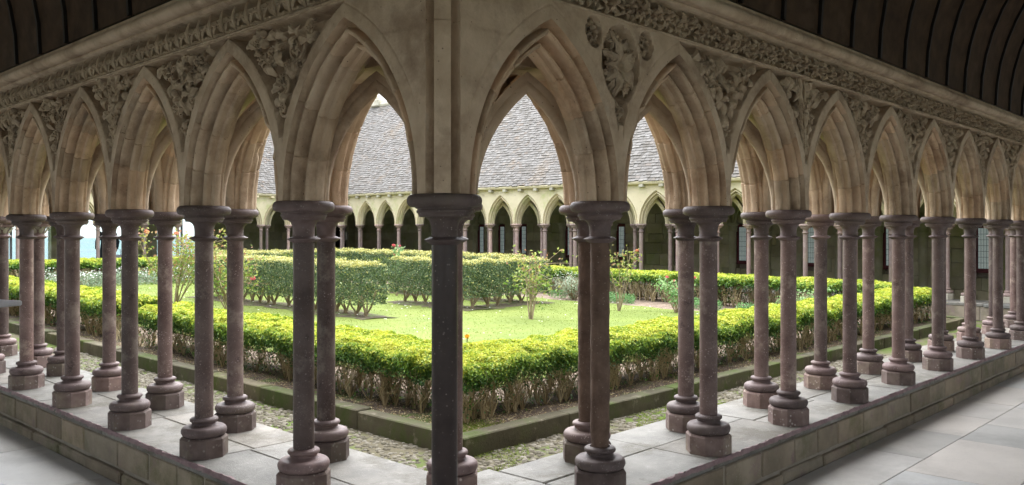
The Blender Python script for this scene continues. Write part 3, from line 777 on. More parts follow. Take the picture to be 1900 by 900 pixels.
# ---- garden faces of the near arcades
for k in range(len(A_back) - 1):
    (u0, v0), (u1, v1) = A_back[k], A_back[k + 1]; L_ = math.hypot(u1 - u0, v1 - v0); an = math.atan2(v0 - v1, u0 - u1)
    me = archG[k % 3] if abs(L_ - 1) < .02 else arch_mesh('arch', M['limestone'], L_, 60 + k)
    put('arch', me, arcA, u1, v1, 0, an)
    put('garden_spandrel', sp_garden if k else spandrel_mesh('spandrel', M['limestone'], None, (1, 0), 1.0, .05), arcA, u0, v0, 0, PI)
for k, (u, v) in enumerate([(.47, .47)] + B_back[:-1]):
    u1, v1 = B_back[k]; L_ = math.hypot(u1 - u, v1 - v); an = math.atan2(v1 - v, u1 - u)
    me = archG[k % 3] if abs(L_ - 1) < .03 else arch_mesh('arch', M['limestone'], L_, 80 + k)
    put('arch', me, arcB, u, v, 0, an)
    if not k or abs(L_ - 1) < .03: put('garden_spandrel', sp_garden if k else spandrel_mesh('spandrel', M['limestone'], None, (0, 1), 1.0, .05), arcB, u, v, 0, PI / 2)

for (root_, sw) in ((arcA, 0), (arcB, 1)):
    V_ = np.array([(.42, .22, .635), (1.3, .19, .635), (1.3, .19, 1.3), (.42, .22, 1.3), (.42, .50, .61), (1.42, .46, .61), (1.42, .46, 1.3), (.42, .50, 1.3)])
    if sw: V_ = V_[:, [1, 0, 2]]
    mb = MB(); mb.add(V_, _BF); mb.build('walling', M['limestone'], root_, smooth=False)
# ---- ribs and vault webs between the two rows
def harc(r, r0, Rr=.86):
    q = np.clip(r - r0, 0, Rr); return np.sqrt(Rr ** 2 - (Rr - q) ** 2)
def rib_mesh(Ls):
    mb = MB(); hs = Ls / 2; n = 16
    prof = [(-.032, .045), (-.034, .02), (-.030, .012), (-.034, .004), (-.033, -.012), (-.023, -.026), (-.009, -.033), (.009, -.033), (.023, -.026), (.033, -.012), (.034, .004), (.030, .012), (.034, .02), (.032, .045)]
    prof = np.array(prof)
    for side in (0, 1):
        V = []
        for t in np.linspace(0, 1, n):
            a_ = hs - .085; c = .44; Rr = a_ + c - prof[:, 1] * -1
            th = np.arccos(np.clip(c / Rr, -1, 1)) * t
            xm = Rr * np.cos(th) - c; z = Rr * np.sin(th)
            V.append(np.stack([(hs - xm) if side == 0 else (hs + xm), prof[:, 0], z], -1))
        F = gridfaces(n, len(prof)); mb.add(np.array(V), F if side else F[:, ::-1])
    return mb.mesh('rib', M['limestone'], True, 40)
ribc = {}
def ribs(root, fr, bk, maxn=200):
    for (u0, v0) in fr:
        for (u1, v1) in bk:
            L_ = math.hypot(u1 - u0, v1 - v0)
            if L_ < .86:
                key = round(L_, 2)
                if key not in ribc: ribc[key] = rib_mesh(L_)
                put('rib', ribc[key], root, u0, v0, 0, math.atan2(v1 - v0, u1 - u0))
ribs(arcA, A_front[:-1], A_back); ribs(arcB, B_front[:-1], [(.47, .47)] + B_back)
allc = np.array(A_front + A_back + B_front + B_back)
def web(root, x0, x1, y0, y1, cols, mat, nx, ny, z0=0, miter=None):
    xs = np.linspace(x0, x1, nx); ys = np.linspace(y0, y1, ny); X, Y = np.meshgrid(xs, ys, indexing='ij')
    d = np.sqrt(((X[..., None] - cols[:, 0]) ** 2 + (Y[..., None] - cols[:, 1]) ** 2)).min(-1)
    Z = harc(d, .045) + .035 + z0
    mb = MB(); mb.add(np.stack([X, Y, Z], -1), gridfaces(nx, ny)); return mb.build('vault_web', mat, root, sharp=60)
web(arcA, .0, 14, -.02, .50, allc, M['limestone'], 560, 18)
web(arcB, -.02, .50, .50, 13.5, allc, M['limestone'], 18, 540)

# ---- far arcades
arcC = empty('arcade', (0, 0, 0), 'far cream arcade with green stains below the grey slate roof', 'arcade', 'arcades round the cloister garden')
arcD = empty('arcade', (0, 0, 0), 'sea-side cream arcade at the far left', 'arcade', 'arcades round the cloister garden')
for n in range(0, 22):
    z = CAPT + zoff(n + .5)
    put('arch', archF[n % 2], arcC, LU, n + 1, z, -PI / 2); put('spandrel', sp_far, arcC, LU, n, z, -PI / 2)
for k in range(len(C_back) - 1): put('inner_arch', archF[0], arcC, *C_back[k], CAPT + zoff(C_back[k][1]), PI / 2)
for k in range(len(D_front) ):
    z = CAPT + zoff(LV); put('arch', archF[k % 2], arcD, D_front[k][0], LV, z, 0); put('spandrel', sp_far, arcD, D_front[k][0], LV, z, 0)
put('spandrel', sp_far, arcD, 13.87, LV, CAPT + zoff(LV), 0)
for k in range(len(D_back) - 1): put('inner_arch', archF[0], arcD, D_back[k + 1][0], LV + .4, CAPT + zoff(LV), PI)
cc = np.array(C_front + C_back + [(LU, 0), (LU, 22), (LU + .4, .46)])
def web2(root, x0, x1, y0, y1, cols, nx, ny):
    xs = np.linspace(x0, x1, nx); ys = np.linspace(y0, y1, ny); X, Y = np.meshgrid(xs, ys, indexing='ij')
    d = np.sqrt(((X[..., None] - cols[:, 0]) ** 2 + (Y[..., None] - cols[:, 1]) ** 2)).min(-1)
    Z = CAPT + harc(d, .045) + .035 + zoffa(Y)
    mb = MB(); mb.add(np.stack([X, Y, Z], -1), gridfaces(nx, ny)); return mb.build('vault_web', M['far_stone'], root, sharp=60)
web2(arcC, LU, LU + .42, 0, 22, cc, 9, 440); web2(arcD, 2.5, LU, LV, LV + .42, np.array(D_front + D_back), 260, 9)
ribz = {}
def ribs_far(root, fr, bk):
    for (u0, v0) in fr:
        for (u1, v1) in bk:
            L_ = math.hypot(u1 - u0, v1 - v0)
            if L_ < .86:
                key = round(L_, 2)
                if key not in ribz:
                    m_ = rib_mesh(L_); m_.materials.clear(); m_.materials.append(M['far_stone']); ribz[key] = m_
                put('rib', ribz[key], root, u0, v0, CAPT + zoff((v0 + v1) / 2), math.atan2(v1 - v0, u1 - u0))
ribs_far(arcC, C_front, C_back); ribs_far(arcD, D_front, D_back)
# plain back walling above the gallery-side rows of the far arcades, up to the roof
mb = MB()
ys = np.linspace(-.5, LV + .5, 40); V = np.array([[(LU + .52, y, CAPT + .78 + zoff(y)), (LU + .52, y, CAPT + 1.2 + zoff(y))] for y in ys]); mb.add(V, gridfaces(40, 2))
mb.build('upper_wall', M['far_stone'], arcC)

# ================================================================== ceilings and roofs
def barrel(root, L0, L1, swap, name='ceiling_boards', battens=True, cx=-2.12, R0=1.93, zsp=CAPT + FZ1 + .115, miter=True, b0=.39):
    n = 30; ph = np.linspace(0, PI, n); mb = MB()
    y = cx + R0 * np.cos(ph); z = zsp + R0 * 1.0 * np.sin(ph)
    xs = [0, 1]; V = np.zeros((2, n, 3))
    V[0, :, 0] = y if miter else L0; V[1, :, 0] = L1; V[:, :, 1] = y; V[:, :, 2] = z
    if swap: V = V[:, :, [1, 0, 2]]
    F = gridfaces(2, n); mb.add(V, F if swap else F[:, ::-1]); mb.build(name, M['wood'], root, sharp=60)
    if battens:
        x = b0 - 4
        while x < L1:
            bm = MB(); ins, hw = .022, .014
            sel = ph[(y < x) | (not miter)]
            if len(sel) > 3:
                V = []
                for p in sel:
                    c, s = math.cos(p), math.sin(p)
                    a_, b_ = (cx + (R0 - ins) * c, zsp + (R0 - ins) * s), (cx + (R0 + .01) * c, zsp + (R0 + .01) * s)
                    V.append([(x - hw, b_[0], b_[1]), (x - hw, a_[0], a_[1]), (x + hw, a_[0], a_[1]), (x + hw, b_[0], b_[1])])
                V = np.array(V)
                if swap: V = V[:, :, [1, 0, 2]]
                bm.add(V, gridfaces(len(sel), 4)); bm.build('ceiling_rib', M['batten'], root, sharp=30)
            x += .51
ceA = empty('barrel_ceiling', (0, 0, 0), 'dark boarded barrel ceiling with black ribs over the right-hand gallery', 'ceiling', 'boarded ceilings over the galleries')
barrel(ceA, 0, 15, False)
ceB = empty('barrel_ceiling', (0, 0, 0), 'dark boarded barrel ceiling over the left-hand gallery', 'ceiling', 'boarded ceilings over the galleries')
barrel(ceB, 0, 20, True)
def roof_plain(name, pts, label, mat=M['roof']):
    mb = MB(); mb.add(pts, [[0, 1, 2, 3]]); box
    return mb
EV = .30     # eaves overhang measured from the garden row
def slates(mb, L0f, L1f, e, slope_len, ang, tfm):
    """rows of overlapping slates on a slope. s up-slope, x along"""
    c, s_ = math.cos(ang), math.sin(ang); step = .088; rows = int(slope_len / step)
    B = []; T = []
    for j in range(rows):
        s0 = j * step; x = L0f(s0) - random.uniform(0, .1); xe = L1f(s0)
        while x < xe:
            wd = random.uniform(.075, .145); B.append((x + .003, x + wd - .003, s0 + random.uniform(-.016, .012), random.uniform(.02, .034), random.uniform(-.004, .004)))
            T.append(random.random()); x += wd
    B = np.array(B); n = len(B)
    x0, x1, s0, th, sk = B.T
    def P(x, s, h): return np.stack([x, s * c - h * s_, s * s_ + h * c], -1)
    up = s0 + .145
    V = np.stack([P(x0, s0, 0 * th + .002), P(x1, s0 + sk, 0 * th + .002), P(x1, s0 + sk, th), P(x0, s0, th), P(x0, up, 0 * th + .006), P(x1, up, 0 * th + .006)], 1)
    F = (np.arange(n)[:, None, None] * 6 + np.array([[0, 1, 2, 3], [3, 2, 5, 4]])[None]).reshape(-1, 4)
    F3 = (np.arange(n)[:, None, None] * 6 + np.array([[0, 3, 4], [1, 5, 2]])[None]).reshape(-1, 3)
    V = tfm(V.reshape(-1, 3)); n0 = mb.n
    mb.add(V, F, np.repeat(T, 2)); mb.F.append(F3 + n0); mb.T.append(np.repeat(T, 2))
ZE = CAPT + .985; UE = LU - .25; RU = 16.6; RH = 3.33; ang = math.atan2(RH, RU - UE); SL = math.hypot(RH, RU - UE)
roofC = empty('roof'); roofC.parent = arcC
roofD = empty('roof'); roofD.parent = arcD
mb = MB()
def tC(V):
    o = np.empty_like(V); o[:, 0] = UE + V[:, 1]; o[:, 1] = V[:, 0]; o[:, 2] = ZE + V[:, 2] + zoffa(V[:, 0]) + .02 * np.sin(V[:, 0] * .9) * np.sin(V[:, 2]); return o
slates(mb, lambda s: -3.0, lambda s: LV - .25 + s * math.cos(ang), 0, SL, ang, tC)
# flip for facing
mb.F = [f[:, ::-1] for f in mb.F]
mb.build('slates', M['roof'], roofC, smooth=False)
mb = MB(); VE = LV - .25
def tD(V):
    o = np.empty_like(V); o[:, 0] = V[:, 0]; o[:, 1] = VE + V[:, 1]; o[:, 2] = ZE + V[:, 2] + zoff(LV); return o
slates(mb, lambda s: -3.0, lambda s: LU - .25 + s * math.cos(ang), 0, SL, ang, tD)
mb.build('slates', M['roof'], roofD, smooth=False)
# under-boards and back slopes (closed roof bodies)
def roof_body(root, swap, e, r, L0, L1, z0):
    V = [(L0, e, z0 - .01), (L1, e, z0 - .01), (L1 + (r - e), r, z0 + RH - .01), (L0, r, z0 + RH - .01), (L0, 2 * r - e, z0), (L1 + 2 * (r - e), 2 * r - e, z0)]
    V = np.array(V, float)
    if swap: V = V[:, [1, 0, 2]]; 
    mb = MB(); mb.add(V, [[0, 1, 2, 3], [3, 2, 5, 4], [0, 4, 5, 1]]); mb.build('roof_boards', M['ridge'], root, smooth=False)
    rp = np.array([(L0, r, z0 + RH + .03), (L1 + (r - e), r, z0 + RH + .03)])
    if swap: rp = rp[:, [1, 0, 2]]
    rb = MB(); n = 60; tube(rb, rp[0] + (rp[1] - rp[0]) * np.linspace(0, 1, n)[:, None] + np.stack([0 * np.arange(n), 0 * np.arange(n), .012 * np.sin(np.arange(n) * 1.3)], -1), .09, 8); rb.build('ridge_cap', M['ridge'], root)
def shear(root):
    for ch in root.children:
        if ch.name.startswith('slates'): continue
        me = ch.data; c = np.empty(len(me.vertices) * 3, np.float32); me.vertices.foreach_get('co', c); c = c.reshape(-1, 3)
        c[:, 2] += np.clip(.009 * c[:, 1], 0, .14); me.vertices.foreach_set('co', c.ravel()); me.update()
roof_body(roofC, True, UE, RU, -3, LV - .25, ZE); shear(roofC)
roof_body(roofD, False, VE, VE + (RU - UE), -3, LU - .25, ZE + zoff(LV))
# eaves board and corbels
mb = MB(); ys = np.linspace(-1, LV - .2, 40)
V = np.array([[(x, y, ZE + dz + zoff(y)) for x, dz in [(UE + .12, -.075), (UE + .015, -.065), (UE - .01, -.02), (UE + .0, .0)]] for y in ys]); mb.add(V, gridfaces(40, 4))
mb.build('eaves_moulding', M['far_stone'], roofC)
mb = MB()
for y in np.arange(0, LV, .55): z = ZE + zoff(y); mb = MB(); rbox(mb, UE + .01, UE + .14, y, y + .12, z - .14, z - .07, .012); mb.build('corbel', M['ridge'], roofC, smooth=False)
mb = MB(); xs = np.linspace(-1, LU - .2, 4); z = ZE + zoff(LV)
V = np.array([[(x, yy, z + dz) for yy, dz in [(VE + .12, -.075), (VE + .015, -.065), (VE - .01, -.02), (VE, .0)]] for x in xs]); mb.add(V, gridfaces(4, 4)[:, ::-1])
for x in np.arange(0, LU, .55): rbox(mb, x, x + .12, VE + .01, VE + .14, z - .14, z - .07, .012)
mb.build('eaves_moulding', M['far_stone'], roofD, smooth=False)
# near roofs over the two near galleries (keep the sky off the vaults)
for (sw, lab, L1) in ((False, 'slate roof over the right-hand gallery', LU), (True, 'slate roof over the left-hand gallery', LV)):
    rt = empty('roof', (0, 0, -CAPT)); rt.parent = arcB if sw else arcA
    V = np.array([(.66, .66, ZE), (L1, .66, ZE), (L1, -2.0, ZE + 3.2), (-2.0, -2., ZE + 3.2), (-4.6, -4.6, ZE), (L1, -4.6, ZE)], float)
    V2 = V + [0, 0, .08]; V = np.concatenate([V, V2])
    if sw: V = V[:, [1, 0, 2]]
    mb = MB(); mb.add(V, [[0, 1, 2, 3], [3, 2, 5, 4], [9, 8, 7, 6], [10, 11, 8, 9], [0, 6, 7, 1], [4, 5, 11, 10]]); mb.build('roof_slope', M['roof'], rt, smooth=False)
    mb = MB(); V = np.array([(.4, .53, ZE - .02), (L1, .53, ZE - .02), (L1, -.17, ZE + .1), (.4, -.17, ZE + .1)], float)
    if sw: V = V[:, [1, 0, 2]]
    mb.add(V, [[0, 1, 2, 3]]); mb.build('wall_plate', M['wood'], rt, smooth=False)
# stone stump on the ridge
mb = MB(); zb = ZE + RH + .13
rbox(mb, RU - .15, RU + .15, 21.9, 22.35, zb, zb + .24, .03, .01); rbox(mb, RU - .1, RU + .1, 22.02, 22.14, zb + .24, zb + .36, .03, .01)
tag(mb.build('ridge_stump', M['ridge'], smooth=False), 'small pale stone stump on the far roof ridge', 'finial')

# ================================================================== outer walls of the galleries
BACK_LIGHT_OPEN = [(s_, s_ + .74, .9, 2.6) for s_ in np.arange(-3.6, 13, 2.2)]  # openings added in the unseen rear walls, sized to light the near galleries
WU = LU + .4 + 3.6; WV = LV + .4 + 3.4
gw = empty('gallery_wall', (0, 0, 0), 'green-stained stone wall with narrow leaded windows behind the far arcade', 'wall', 'outer walls of the far galleries')
GS = [.258, .354, .449, .54, .634, .733, .83, .9264, .9748, 1.0233]
DU = WU + 2.238; wins = [g * DU - 2.494 for g in GS]
mb = MB()
def wall_blocks(mb, s0, s1, zs0, zs1, face, thick, horiz, holes=(), zt=lambda s: 0, course=.3):
    """coursed ashlar; face coordinate; holes = (s0,s1,z0,z1)"""
    z = zs0; row = 0
    while z < zs1 - .01:
        h = min(course * random.uniform(.85, 1.1), zs1 - z); s = s0 - random.uniform(0, .5)
        while s < s1:
            ln = random.uniform(.45, .95); segs = [(max(s, s0), min(s + ln, s1))]
            for (a, b, c, d) in holes:
                if z + h > c + .01 and z < d - .01:
                    ns = []
                    for (p, q) in segs:
                        if b <= p or a >= q: ns.append((p, q))
                        else:
                            if a > p: ns.append((p, a))
                            if b < q: ns.append((b, q))
                    segs = ns
            for (p, q) in segs:
                if q - p > .03:
                    jf = random.uniform(-.004, .004); zz = zt((p + q) / 2)
                    if horiz: rbox(mb, p + .003, q - .003, face + jf, face + thick, z + zz + .003, z + h + zz - .003, .006)
                    else: rbox(mb, face + jf, face + thick, p + .003, q - .003, z + zz + .003, z + h + zz - .003, .006)
            s += ln
        z += h; row += 1
WW = .17
wall_blocks(mb, -4.3, WV, 0, 3.2, WU, .3, False, [(v - WW, v + WW, .70, 1.76) for v in wins], zoff)
mb.build('ashlar', M['gallery_wall'], gw, smooth=False)
mb = MB(); box(mb, WU + .2, WU + .25, -.1, WV + .3, 0, 3.2)
for v in wins: pass
mb.build('wall_core', M['mortar'], gw, smooth=False)
for v in wins:
    z = zoff(v); fr = MB()
    for (a, b, c, d) in [(v - WW, v - WW + .06, .70, 1.76), (v + WW - .06, v + WW, .70, 1.76), (v - WW + .06, v + WW - .06, .70, .79), (v - WW + .06, v + WW - .06, 1.68, 1.76)]:
        rbox(fr, WU + .03, WU + .12, a, b, c + z, d + z, .004)
    f = fr.build('window_frame', M['redframe'], gw, smooth=False)
    g = MB(); box(g, WU + .08, WU + .09, v - .11, v + .11, .79 + z, 1.68 + z); g.build('leaded_glass', M['glass'], f, smooth=False)
    l_ = MB()
    for k in range(7): box(l_, WU + .072, WU + .079, v - .11, v + .11, .79 + z + .127 * k - .004, .79 + z + .127 * k + .004)
    for k in (-1, 0, 1): box(l_, WU + .070, WU + .0775, v + k * .055 - .003, v + k * .055 + .003, .79 + z, 1.68 + z)
    l_.build('lead_lines', M['lead'], f, smooth=False)
# engaged shafts and blind arches along the wall
pil = sorted([v + .26 for v in wins if v > 1] + [v - .74 for v in wins if 3 < v < 15])
pil = [p for k, p in enumerate(pil) if k == 0 or p - pil[k - 1] > .45]
for p in pil:
    mb = MB(); z = zoff(p); lathe(mb, [(.15, 0), (.15, .2), (.12, .24), (.10, .26), (.10, 1.55), (.13, 1.58), (.12, 1.6), (.13, 1.72), (.17, 1.74), (.17, 1.8), (.0, 1.8)], 14, WU + .0, p, z)
    mb.build('engaged_shaft', M['gallery_wall'], gw, sharp=45)
for k in range(len(pil) - 1):
    p, q = pil[k], pil[k + 1]
    if .6 < q - p < 1.6:
        hs = (q - p) / 2; mb = MB()
        for side in (0, 1):
            t = np.linspace(0, 1, 12)
            for rr, yy in ((.0, .05), (.06, .03)):
                a_ = hs - .04 - rr; th = np.arccos(.5 * hs / (a_ + .5 * hs)) * t; xm = (a_ + .5 * hs) * np.cos(th) - .5 * hs; z = (a_ + .5 * hs) * np.sin(th)
                y = p + hs - xm if side == 0 else p + hs + xm
                tube(mb, np.stack([np.full(12, WU - yy), y, 1.8 + zoff(p) + z], -1), .032, 6)
        mb.build('blind_arch', M['gallery_wall'], gw)
gd = empty('gallery_wall', (0, 0, 0), 'stone wall of the sea-side gallery with openings towards the sea', 'wall', 'outer walls of the far galleries')
for (sw, lab, L1) in ((False, 'pale outer wall of the right-hand gallery', WU + .3), (True, 'pale outer wall of the left-hand gallery', WV + .3)):
    rt = empty('gallery_wall', (0, 0, 0), lab, 'wall'); mb = MB()
    wall_blocks(mb, -4.3, L1, 0, 3.3, 0, .3, True, BACK_LIGHT_OPEN, course=.34)
    for V_ in mb.V:
        V_[:, 1] = -4.05 - V_[:, 1]
        if sw: V_[:] = V_[:, [1, 0, 2]]
    mb.build('ashlar', M['far_stone'], rt, smooth=False)
mb = MB(); zD = zoff(LV)
openD = [(2.6, 4.5, .55, 2.45), (4.75, 6.9, .55, 2.45), (7.15, 9.55, .55, 2.45), (10.2, 12.0, .55, 2.45), (17.1, 17.95, 0, 2.1)]
wall_blocks(mb, -.1, WU + .1, 0, 3.2, WV, .3, True, openD, lambda s: zD)
mb.build('ashlar', M['gallery_wall'], gd, smooth=False)
xe = [-.1] + [q for o in sorted(openD) for q in (o[0] - .0, o[1] + .0)] + [WU + .1]
cr = MB()
for k in range(0, len(xe), 2): box(cr, xe[k] + (.03 if k else 0), xe[k + 1] - .03, WV + .03, WV + .27, 0, 3.2)
for o in openD:
    box(cr, o[0] - .03, o[1] + .03, WV + .03, WV + .27, o[3] + zD + .03, 3.2)
    if o[2] > 0: box(cr, o[0] - .03, o[1] + .03, WV + .03, WV + .27, 0, o[2] + zD - .03)
cr.build('wall_core', M['mortar'], gd, smooth=False)
dr = MB(); box(dr, 17.1, 17.95, WV + .18, WV + .24, zD, 2.1 + zD)
for k in range(6): rbox(dr, 17.11 + k * .14, 17.24 + k * .14, WV + .15, WV + .18, zD + .02, 2.08 + zD, .004)
dr.build('door', M['dark'], gd, smooth=False)
mb = MB()
for (a, b, c, d) in openD[:4]:
    rbox(mb, (a + b) / 2 - .03, (a + b) / 2 + .03, WV + .1, WV + .16, c + zD, d + zD, .004)
mb.build('mullions', M['greymetal'], gd, smooth=False)
for (a, b, c, d) in openD[:4]:
    g = MB(); box(g, a, b, WV + .12, WV + .128, c + zD, d + zD); g.build('glass', M['tinted'], gd, smooth=False)
# far gallery ceilings, given a pale stone colour to bounce light inside
ceC = empty('barrel_ceiling', (0, 0, 0), 'pale ceiling of the far gallery, lightened to bounce light', 'ceiling', 'boarded ceilings over the galleries')
mb = MB(); n = 16; ph = np.linspace(0, PI, n); cx_ = LU + .5 + 1.8
V = np.array([[(cx_ - 1.8 * math.cos(p), y, CAPT + 1.1 + zoff(y) + 1.5 * math.sin(p)) for p in ph] for y in (-.5, 15, WV)]); mb.add(V, gridfaces(3, n)); mb.build('ceiling_boards', M['ridge'], ceC)
ceD = empty('barrel_ceiling', (0, 0, 0), 'pale ceiling of the sea-side gallery, lightened to bounce light', 'ceiling', 'boarded ceilings over the galleries')
mb = MB(); cy_ = LV + .5 + 1.7
V = np.array([[(x, cy_ - 1.7 * math.cos(p), CAPT + 1.1 + zD + 1.5 * math.sin(p)) for p in ph] for x in (-.5, WU)]); mb.add(V, gridfaces(2, n)[:, ::-1]); mb.build('ceiling_boards', M['ridge'], ceD)

# ================================================================== foliage helpers
def leaf_cards(mb, P, N, size, tint, aspect=.5, spread=.9, r=rng):
    """small folded leaves at P facing roughly N"""
    n = len(P)
    if n == 0: return
    d = r.normal(size=(n, 3)); nn = N + d * spread * .6; nn /= np.linalg.norm(nn, axis=1)[:, None] + 1e-9
    a = np.cross(nn, r.normal(size=(n, 3))); a /= np.linalg.norm(a, axis=1)[:, None] + 1e-9
    b = np.cross(nn, a); s = np.broadcast_to(size, (n,))[:, None] * r.uniform(.7, 1.25, (n, 1))
    base = P - a * s * .5; tip = P + a * s * .5
    l_ = P + b * s * aspect * .5 + nn * s * .12; rt = P - b * s * aspect * .5 + nn * s * .12
    V = np.stack([base, rt, tip, l_], 1).reshape(-1, 3)
    mb.add(V, np.arange(n * 4).reshape(-1, 4), tint)
def camdist(P): return np.hypot(P[:, 0] - CAM[0], P[:, 1] - CAM[1])
def cnoise(x, y, k=1.0): return (np.sin(x * 5.1 * k + 1.3 * np.sin(y * 3.7 * k)) + np.sin(y * 6.3 * k + 1.7 * np.sin(x * 4.1 * k + 2))) * .5

def rim_hedge(label, x0, x1, y0, y1, long_x, seed, top=.47, dens=1.0):
    r = np.random.default_rng(seed); root = empty('hedge', ((x0 + x1) / 2, (y0 + y1) / 2, .2), label, 'hedge', 'low box hedges edging the garden')
    ox, oy = (x0 + x1) / 2, (y0 + y1) / 2
    L_ = (x1 - x0) if long_x else (y1 - y0); W_ = (y1 - y0) if long_x else (x1 - x0)
    n0 = int(L_ * W_ * 70000 * dens)
    X = r.uniform(x0, x1, n0); Y = r.uniform(y0, y1, n0)
    D = camdist(np.stack([X, Y], -1)); size = .026 * np.maximum(1, D / 7.5)
    keep = r.random(n0) < (.026 / size) ** 2; X, Y, D, size = X[keep], Y[keep], D[keep], size[keep]
    # vertical position: crust at the top, thin skirt further down
    h = top + .020 * cnoise(X, Y) + .016 * cnoise(X, Y, 3.1) + .008 * cnoise(X, Y, 7)
    ex = np.minimum(X - x0, x1 - X); ey = np.minimum(Y - y0, y1 - Y); e = np.minimum(ex, ey)
    h = h - .05 * np.clip(1 - e / .09, 0, 1) ** 2
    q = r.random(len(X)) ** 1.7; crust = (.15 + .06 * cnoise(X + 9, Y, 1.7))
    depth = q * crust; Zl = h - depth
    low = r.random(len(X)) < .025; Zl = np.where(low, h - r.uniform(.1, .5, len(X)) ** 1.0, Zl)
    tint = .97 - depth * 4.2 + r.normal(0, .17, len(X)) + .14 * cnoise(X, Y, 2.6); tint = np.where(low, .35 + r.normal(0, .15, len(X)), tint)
    N = np.stack([np.where(ex < .08, np.sign(X - ox), 0) * .8, np.where(ey < .08, np.sign(Y - oy), 0) * .8, np.ones_like(X) * .8], -1)
    bulge = .03 * cnoise(X + Zl * 4, Y, 2.2)
    P = np.stack([X - ox + bulge * (ex < .1) * np.sign(X - ox), Y - oy + bulge * (ey < .1) * np.sign(Y - oy), Zl + zoffa(Y) ], -1)
    # side skin so the crust reads thick from the side
    m = int(L_ * 2 * 5200 * dens); s = r.uniform(0, L_, m); side = r.random(m) < .5
    if long_x: sx = x0 + s; sy = np.where(side, y0, y1)
    else: sy = y0 + s; sx = np.where(side, x0, x1)
    D2 = camdist(np.stack([sx, sy], -1)); sz2 = .026 * np.maximum(1, D2 / 7.5); kp = r.random(m) < (.026 / sz2) ** 2
    sx, sy, sz2, side = sx[kp], sy[kp], sz2[kp], side[kp]; m = len(sx)
    dz = np.abs(r.normal(0, .07, m)); out = r.normal(0, .02, m) + .018 * cnoise(sx, sy + dz * 3, 2.5) + .01
    sg = np.where(side, -1, 1)
    PX = sx - ox + (0 if long_x else 1) * sg * out; PY = sy - oy + (1 if long_x else 0) * sg * out
    hh = top - .03 + .028 * cnoise(sx, sy) + .02 * cnoise(sx, sy, 3.1)
    P2 = np.stack([PX, PY, hh - dz + zoffa(sy)], -1)
    N2 = np.stack([(0 if long_x else 1) * sg, (1 if long_x else 0) * sg, np.full(m, .5)], -1).astype(float)
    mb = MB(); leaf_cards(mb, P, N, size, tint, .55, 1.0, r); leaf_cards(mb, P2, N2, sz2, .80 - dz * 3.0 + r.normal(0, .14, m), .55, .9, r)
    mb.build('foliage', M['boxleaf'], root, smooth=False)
    # twiggy stems
    mb = MB(); nb = int(L_ * 20)
    for k in range(nb):
        s = (k + r.uniform(0, 1)) / nb * L_; wpos = W_ * (.5 + .44 * r.choice([-1, 1]) * r.random() ** .5)
        bx, by = (x0 + s, y0 + wpos) if long_x else (x0 + wpos, y0 + s)
        dist = math.hypot(bx - CAM[0], by - CAM[1]); nt_ = 13 if dist < 9 else 7; rr = .0024 * max(1, dist / 9)
        z0 = zoff(by) - .03
        for j in range(nt_):
            a = r.uniform(0, 2 * PI); sp = r.uniform(.03, .17); cv = r.uniform(-.05, .05)
            tx, ty = bx + sp * math.cos(a), by + sp * math.sin(a)
            tx = min(max(tx, x0 + .01), x1 - .01); ty = min(max(ty, y0 + .01), y1 - .01); hz = r.uniform(.7, .97) * (top - .05)
            P = [(bx - ox, by - oy, z0), (bx + (tx - bx) * .25 + cv - ox, by + (ty - by) * .3 - oy, z0 + hz * .35), (bx + (tx - bx) * .75 - cv * .5 - ox, by + (ty - by) * .7 + cv - oy, z0 + hz * .7), (tx - ox, ty - oy, z0 + hz)]
            tube(mb, P, rr * np.array([1.7, 1.2, .9, .6]), 3, r.uniform(0, 1))
            # side twigs
            for _ in range(3):
                p = np.array(P[1 + (_ > 0)]) ; q_ = p + r.normal(0, .045, 3) + [0, 0, .06]; tube(mb, [p, (p + q_) / 2 + r.normal(0, .01, 3), q_], rr * .55, 3, r.uniform(.2, 1))
    mb.build('stems', M['twig'], root, smooth=False)
    return root
HE_U = LU - HB - .0; HE_V = LV - HB
rim_hedge('low bright green hedge running right from the near garden corner', HB, HE_U, HB, HB + HW, True, 1)
rim_hedge('low bright green hedge running left from the near corner to the grassy gap', HB, HB + HW, HB + HW, 7.5, False, 2)
rim_hedge('low green hedge left of the grassy gap, by the left-hand arcade', HB, HB + HW, 8.3, HE_V - HW, False, 3, .5)
rim_hedge('low bright hedge in front of the far slate-roofed arcade', HE_U - HW, HE_U, HB + HW, HE_V - HW, False, 4, .56, .8)
rim_hedge('low bright hedge in front of the sea-side arcade', HB, HE_U, HE_V - HW, HE_V, True, 5, .60, .8)

